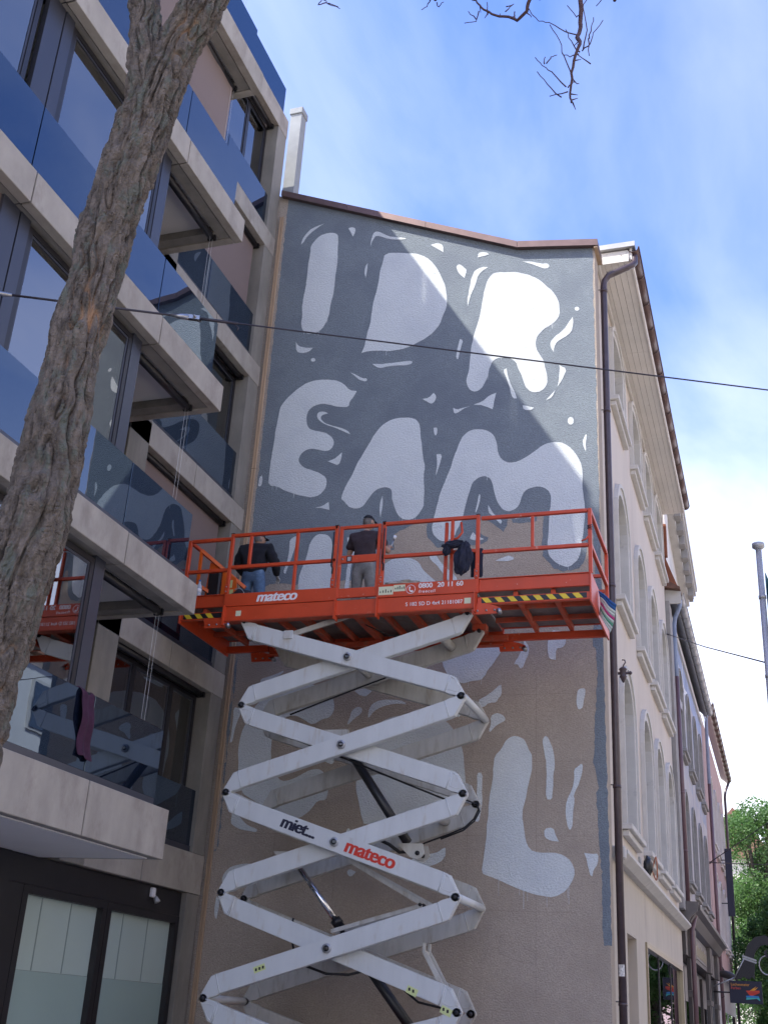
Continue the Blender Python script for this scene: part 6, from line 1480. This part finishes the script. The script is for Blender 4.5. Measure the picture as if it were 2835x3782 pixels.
dirw = (pB - pA).normalized()
wp = [pA + (pB - pA) * (i / 24 * 1.9) for i in range(25)]
tubeo('wire', 'wire', w1, wp, 0.0085, 8)
kp = pA.lerp(pB, 0.215)
tubeo('rope', 'wire', w1, [pA, pA.lerp(pB, 0.1), kp], 0.012, 10)
tubeo('end_socket', 'steel', w1, [pA - dirw * 0.12, pA - dirw * 0.02, pA + dirw * 0.13], [0.03, 0.03, 0.016], 12)
tubeo('anchor_ring', 'steel', w1, [pA - dirw * 0.16 + Vector((0.05 * math.cos(t), 0.0, 0.05 * math.sin(t))) for t in [i * 0.5 for i in range(14)]], 0.012, 8)
tubeo('anchor_rod', 'steel', w1, [pA - dirw * 0.2, Vector((XB - 0.21, 7.3, 7.75))], 0.014, 8)
tubeo('clevis', 'steel', w1, [kp - dirw * 0.13, kp - dirw * 0.02, kp + dirw * 0.05], [0.014, 0.03, 0.03], 12)
for sy in (-0.022, 0.022): beamo('clevis_jaw', 'steel', w1, kp + dirw * 0.03 + Vector((0, sy, 0)), kp + dirw * 0.17 + Vector((0, sy, 0)), 0.01, 0.045)
tubeo('clevis_pin', 'steel', w1, [kp + dirw * 0.13 + Vector((0, -0.06, 0.0)), kp + dirw * 0.13 + Vector((0, 0.06, 0))], 0.012, 8)
tubeo('wrapped_grip', 'wire', w1, [kp + dirw * 0.16, kp + dirw * 0.32, kp + dirw * 0.55], [0.014, 0.018, 0.013], 10)
tubeo('loose_end', 'wire', w1, [kp + dirw * 0.5, kp + dirw * 0.56 + Vector((0, 0, -0.05)), kp + dirw * 0.55 + Vector((0, 0, -0.09))], 0.008, 6)
def stay(label, a, b, r=0.010):
    a, b = Vector(a), Vector(b)
    t = thing('stay_wire', label, 'wire', None)
    tubeo('wire', 'wire', t, [a, a.lerp(b, 0.5) - Vector((0, 0, 0.04)), b], r, 6)
    tubeo('wall_eye', 'wire', t, [a + Vector((0.03 * math.cos(q), 0.0, 0.03 * math.sin(q))) for q in [i * 0.6 for i in range(12)]], 0.010, 6)
    tubeo('tensioner', 'wire', t, [a, a.lerp(b, 0.06)], 0.018, 8)
stay('thin stay wire running from the end of the cream front towards the flag', (XF + 0.02, 28.03, 10.83), (0.30, 13.0, 5.40))
stay('stay wire rising from the pink house across the leafy tree', (XF + 0.02, 42.0, 7.20), (2.6, 34.0, 9.2), 0.014)
stay('stay wire falling from the pink house across the leafy tree', (XF + 0.02, 41.9, 7.18), (2.2, 30.0, 5.6), 0.014)

# ------------------------------------------------------------------ street tree in the foreground
TWIGS = [[(-0.87, 8.39), (-0.87, 8.18), (-0.89, 8.05), (-0.9, 7.96), (-0.87, 7.87), (-0.89, 7.79), (-0.93, 7.68), (-0.95, 7.57), (-0.96, 7.46), (-0.95, 7.4), (-0.93, 7.34)], [(-0.87, 7.87), (-0.81, 7.88), (-0.78, 7.92), (-0.71, 8.02)], [(-0.81, 7.88), (-0.81, 7.72)], [(-0.9, 7.98), (-0.99, 8.08), (-1.1, 8.2), (-1.17, 8.2), (-1.22, 8.25)], [(-0.94, 7.65), (-0.99, 7.8), (-1.01, 7.92), (-1.08, 8.08)], [(-0.97, 7.48), (-1.07, 7.64), (-1.14, 7.76), (-1.2, 7.89)], [(-0.97, 7.48), (-1.1, 7.51)], [(-0.89, 7.86), (-0.94, 7.93), (-0.97, 8.01)], [(-0.81, 7.88), (-0.79, 7.98), (-0.78, 8.11)], [(-0.87, 8.16), (-0.91, 8.2), (-0.97, 8.33)], [(-0.86, 7.88), (-0.83, 8.01), (-0.85, 8.18), (-0.81, 8.26)], [(-0.96, 7.47), (-0.92, 7.51), (-0.89, 7.53)], [(-0.89, 7.8), (-0.96, 7.84), (-1.01, 7.88)], [(-0.81, 7.73), (-0.9, 7.8)], [(-1.1, 7.73), (-1.07, 7.78), (-1.04, 7.83)], [(-1.13, 7.78), (-1.13, 7.88)], [(-1.02, 7.48), (-1.11, 7.58), (-1.17, 7.67)], [(-1.16, 8.41), (-1.22, 8.38), (-1.26, 8.31), (-1.33, 8.28), (-1.4, 8.34), (-1.48, 8.34), (-1.56, 8.37), (-1.61, 8.43), (-1.64, 8.53), (-1.65, 8.58)], [(-1.61, 8.42), (-1.64, 8.36), (-1.73, 8.37)], [(-1.64, 8.38), (-1.69, 8.43)], [(-1.4, 8.34), (-1.34, 8.36)], [(-1.41, 8.36), (-1.37, 8.45)], [(-1.56, 8.4), (-1.55, 8.48)], [(-1.33, 8.28), (-1.33, 8.2)], [(-1.26, 8.31), (-1.23, 8.29)], [(-2.86, 8.9), (-2.91, 8.84), (-2.86, 8.85), (-2.81, 8.79), (-2.72, 8.75)], [(-2.81, 8.79), (-2.72, 8.73)], [(-1.99, 8.65), (-2.03, 8.63), (-2.07, 8.6)], [(-1.95, 8.63), (-1.92, 8.54), (-1.87, 8.53)], [(-0.63, 8.24), (-0.7, 8.24), (-0.76, 8.22)]]

# cracks in the bark show the fresh orange-brown inner bark here and there
_m = M['bark']; _N, _L = _m.node_tree.nodes, _m.node_tree.links; _p = _N['Principled BSDF']
_src = _p.inputs['Base Color'].links[0].from_socket
_a = _N.new('ShaderNodeAttribute'); _a.attribute_name = 'inner_bark'
_x = _N.new('ShaderNodeMixRGB'); _x.inputs[2].default_value = (0.36, 0.20, 0.105, 1)
_L.new(_a.outputs['Fac'], _x.inputs[0]); _L.new(_src, _x.inputs[1]); _L.new(_x.outputs[0], _p.inputs['Base Color'])
tr_ = thing('street_tree', 'leaning furrowed street tree trunk that forks before the balconies', 'tree')
def bark_sweep(name, pts, rads, rings, seg, seed, parent, amp=1.0, knots=()):
    pts = [Vector(p) for p in pts]; rads = [r * 0.80 for r in rads]
    # Catmull-Rom resample
    out = []
    n = len(pts)
    for r in range(rings):
        t = r / (rings - 1) * (n - 1); i = min(int(t), n - 2); f = t - i
        p0, p1, p2, p3 = pts[max(i - 1, 0)], pts[i], pts[i + 1], pts[min(i + 2, n - 1)]
        p = 0.5 * ((2 * p1) + (p2 - p0) * f + (2 * p0 - 5 * p1 + 4 * p2 - p3) * f * f + (3 * p1 - p0 - 3 * p2 + p3) * f ** 3)
        out.append((p, rads[i] * (1 - f) + rads[i + 1] * f))
    bm = bmesh.new(); prev = None; s = Vector((1, 0, 0)); deep = []
    arc = 0.0
    for r, (p, R_) in enumerate(out):
        d = (out[min(r + 1, rings - 1)][0] - out[max(r - 1, 0)][0]).normalized()
        s = (s - d * s.dot(d)).normalized(); u = d.cross(s)
        if r: arc += (p - out[r - 1][0]).length
        ring = []
        for k in range(seg):
            a = 2 * math.pi * k / seg
            nrm = s * math.cos(a) + u * math.sin(a)
            sp = p + nrm * R_
            tw = a + arc * 0.25
            q = Vector((math.cos(tw) * R_, math.sin(tw) * R_, arc * 0.075)) * 16
            big = noise.noise(sp * 2.4 + Vector((seed, 0, 0))) * 0.022
            w = q + Vector((noise.noise(sp * 5), noise.noise(sp * 5 + Vector((7, 0, 0))), 0)) * 0.75
            ridge = max(0.0, 1 - abs(noise.noise(w + Vector((seed, seed, 0)))) * 4.2)
            ridge2 = max(0.0, 1 - abs(noise.noise(w * 2.3 + Vector((seed, 9, 0)))) * 4.0)
            cross = max(0.0, 1 - abs(noise.noise(Vector((w.x * 0.55 + seed, w.y * 0.55, arc * 17 + 2.0 * noise.noise(sp * 14))))) * 5.0) * max(0.0, min(1.0, 0.5 + 1.6 * noise.noise(sp * 6 + Vector((0, 0, seed)))))
            plate = noise.noise(Vector((w.x * 1.4, w.y * 1.4, arc * 6 + seed)))
            cr = max(0.0, noise.noise(Vector((w.x * 0.8, w.y * 0.8, arc * 11 + seed)))) * 0.5
            fine = noise.noise(sp * 55) * 0.0035 + noise.noise(sp * 23) * 0.005
            h = big * 0.7 - 0.042 * amp * ridge ** 1.2 * (1 - cr) - 0.012 * amp * ridge2 * (1 - ridge) - 0.009 * amp * cross + 0.014 * plate + fine
            deep.append(max(0.0, min(1.0, (ridge - 0.72) * 3.2)) * max(0.0, min(1.0, -0.05 + 1.4 * noise.noise(sp * 1.9 + Vector((3, seed, 0))))))
            for kp, kr, kd in knots:
                dd = (sp - Vector(kp)).length
                if dd < kr * 2.2: h += kd * (math.exp(-((dd / kr - 1) ** 2) * 5) * 0.8 - math.exp(-(dd / (kr * 0.75)) ** 2) * 1.3)
            ring.append(bm.verts.new(sp + nrm * h))
        if prev:
            for k in range(seg): bm.faces.new((prev[k], prev[(k + 1) % seg], ring[(k + 1) % seg], ring[k]))
        prev = ring
    ob = done(name, bm, 'bark', parent, False)
    at = ob.data.attributes.new('inner_bark', 'FLOAT', 'POINT')
    at.data.foreach_set('value', deep)
    return ob
TY = 4.6
trunk = [(-3.95, TY + 0.1, 0.0), (-3.88, TY + 0.05, 0.7), (-3.80, TY, 1.6), (-3.74, TY, 2.5), (-3.68, TY, 3.05), (-3.61, TY, 3.47), (-3.545, TY, 3.80), (-3.52, TY, 4.13), (-3.50, TY, 4.73), (-3.45, TY, 5.43), (-3.42, TY, 5.82), (-3.31, TY, 6.47), (-3.24, TY, 6.80), (-3.16, TY, 7.07), (-3.02, TY, 7.43), (-2.84, TY, 7.99), (-2.5, TY + 0.3, 9.0)]
trad = [0.42, 0.34, 0.30, 0.28, 0.262, 0.255, 0.232, 0.215, 0.200, 0.197, 0.205, 0.215, 0.205, 0.180, 0.172, 0.162, 0.14]
bark_sweep('trunk', trunk, trad, 900, 150, 1.3, tr_, 1.0, [((-3.42, TY - 0.19, 3.98), 0.085, 0.04), ((-3.30, TY - 0.16, 4.50), 0.06, 0.05), ((-3.24, TY - 0.17, 5.52), 0.075, 0.055)])
bark_sweep('limb', [(-3.27, TY - 0.02, 6.35), (-3.29, TY - 0.08, 6.70), (-3.32, TY - 0.1, 6.97), (-3.34, TY - 0.1, 7.18), (-3.40, TY - 0.1, 7.43), (-3.49, TY - 0.1, 7.83), (-3.8, TY - 0.2, 8.9)], [0.13, 0.140, 0.128, 0.112, 0.126, 0.122, 0.10], 260, 110, 5.7, tr_, 0.9)
# the limb goes on over the street and carries the bare twigs
lm = tubeo('limb', 'bark', tr_, [(-2.6, TY + 0.25, 8.7), (-2.0, 5.2, 9.6), (-1.2, 5.8, 10.0), (-0.4, 6.2, 9.9), (0.2, 6.3, 9.6)], [0.11, 0.085, 0.06, 0.045, 0.03], 12)
rt = random.Random(3)
for i, tw in enumerate(TWIGS):
    n = len(tw); main = n >= 9
    pts = [Vector((x, 6.0 + 0.05 * math.sin(i * 2.1 + j), z)) for j, (x, z) in enumerate(tw)]
    r0 = 0.017 if main and i == 0 else 0.015 if main else 0.005
    fine = []
    for a, b in zip(pts, pts[1:]):
        for q in range(3): fine.append(a.lerp(b, q / 3) + Vector((rt.uniform(-1, 1), 0, rt.uniform(-1, 1))) * 0.006)
    fine.append(pts[-1])
    t_ = tubeo('twig', 'twig', tr_, fine, [max(0.003, r0 * (1 - 0.75 * j / len(fine))) for j in range(len(fine))], 7)
    if main:      # knuckles and spurs
        for j in range(2, len(fine) - 1, 3):
            v = fine[j]; a = rt.uniform(0, 6.28)
            tubeo('spur', 'twig', t_, [v, v + Vector((math.cos(a) * 0.05, 0.02, math.sin(a) * 0.05))], [0.006, 0.002], 5)
for x, z in ((-0.87, 8.39), (-1.16, 8.41), (-1.65, 8.58), (-2.86, 8.90), (-1.99, 8.65), (-1.95, 8.63), (-0.63, 8.24)):
    tubeo('twig', 'twig', tr_, [(x, 6.0, z - 0.01), (x * 0.98 - 0.02, 5.95, z + 0.6), (x * 0.9 - 0.1, 5.8, 9.75)], [0.012, 0.022, 0.03], 7)
# a few green leaves by the fork
for (x, y, z, s) in ((-3.22, 4.40, 7.48, 0.07), (-3.27, 4.38, 7.46, 0.08), (-3.18, 4.42, 7.50, 0.05)):
    bm = bmesh.new()
    vs = [bm.verts.new((x + a * s, y + 0.01 * b, z + b * s)) for a, b in ((0, 0), (0.45, -0.3), (0.35, -0.75), (0.05, -0.95), (-0.3, -0.7), (-0.4, -0.25))]
    bm.faces.new(vs)
    o = done('leaf', bm, 'leaf', tr_); sm = o.modifiers.new('s', 'SOLIDIFY'); sm.thickness = 0.001
# ------------------------------------------------------------------ leafy street trees further down
M['foliage'] = mat('foliage', (0.07, 0.15, 0.045), 0.55, vary=0.55, vscale=0.9, col2=(0.12, 0.20, 0.05), fac2=(0.5, 0.7), scale2=1.6)
_N, _L = M['foliage'].node_tree.nodes, M['foliage'].node_tree.links
_tl = _N.new('ShaderNodeBsdfTranslucent'); _tl.inputs[0].default_value = (0.12, 0.25, 0.06, 1)
_mx = _N.new('ShaderNodeMixShader'); _mx.inputs[0].default_value = 0.4
_L.new(_N['Principled BSDF'].outputs[0], _mx.inputs[1]); _L.new(_tl.outputs[0], _mx.inputs[2]); _L.new(_mx.outputs[0], _N['Material Output'].inputs['Surface'])
def leafy_tree(label, x, y, h, rx, rz, nleaf, seed, base=2.2):
    R_ = random.Random(seed)
    t = thing('leafy_tree', label, 'tree', 'leafy trees down the street')
    tubeo('trunk', 'bark', t, [(x, y, GZ - 0.05), (x + 0.05, y, h * 0.3), (x, y + 0.1, h * 0.62)], [0.22, 0.17, 0.09], 12)
    cl = []
    for i in range(46):
        a = R_.uniform(0, 6.28); q = R_.uniform(0.1, 0.95) ** 0.6; zz_ = R_.uniform(-1, 1)
        c = Vector((x + math.cos(a) * rx * q * math.sqrt(1 - 0.75 * zz_ * zz_), y + math.sin(a) * rx * q * math.sqrt(1 - 0.75 * zz_ * zz_), base + rz + zz_ * rz))
        cl.append((c, R_.uniform(0.55, 1.05)))
        tubeo('branch', 'bark', t, [(x, y, h * R_.uniform(0.25, 0.6)), Vector((x, y, c.z - 0.4)).lerp(c, 0.6), c], [0.06, 0.035, 0.012], 6)
    V_, F_ = [], []
    for i in range(nleaf):
        c, r = cl[R_.randrange(len(cl))]
        d = Vector((R_.gauss(0, 1), R_.gauss(0, 1), R_.gauss(0, 0.8))).normalized() * r * R_.uniform(0.3, 1.0) ** 0.5
        p = c + d; ax = Vector((R_.gauss(0, 1), R_.gauss(0, 1), R_.gauss(-0.5, 0.7))).normalized()
        sd = ax.cross(Vector((R_.gauss(0, 1), R_.gauss(0, 1), R_.gauss(0, 1)))).normalized(); ln = R_.uniform(0.08, 0.17); wd_ = ln * 0.34
        k = len(V_); V_ += [p, p + ax * ln * 0.5 + sd * wd_, p + ax * ln, p + ax * ln * 0.5 - sd * wd_]; F_.append((k, k + 1, k + 2, k + 3))
    me = bpy.data.meshes.new('crown'); me.from_pydata(V_, [], F_); o = new_obj('crown', me, 'foliage', t); o['kind'] = 'stuff'
leafy_tree('tall green street tree rising beside the dark banner sign', -0.85, 60.5, 12.4, 1.9, 5.0, 42000, 11, 2.2)
leafy_tree('broad green street tree behind the crozier shaped sign', 0.7, 53.5, 9.0, 2.3, 3.4, 42000, 12, 1.6)
leafy_tree('green street tree closing the end of the street', -1.6, 72.0, 12.0, 3.2, 4.6, 30000, 13, 2.0)
# far house between the trees
fh = thing('distant_house', 'distant pale house with a dormer seen between the street trees', 'building')
boxo('wall', 'stone_white', fh, -5.5, -0.6, 90, 100, GZ, 14.0)
prismo('roof', 'roof_tile', fh, [(-6, 13.9), (-0.2, 13.9), (-3, 17.5)], 89.5, 100.5)
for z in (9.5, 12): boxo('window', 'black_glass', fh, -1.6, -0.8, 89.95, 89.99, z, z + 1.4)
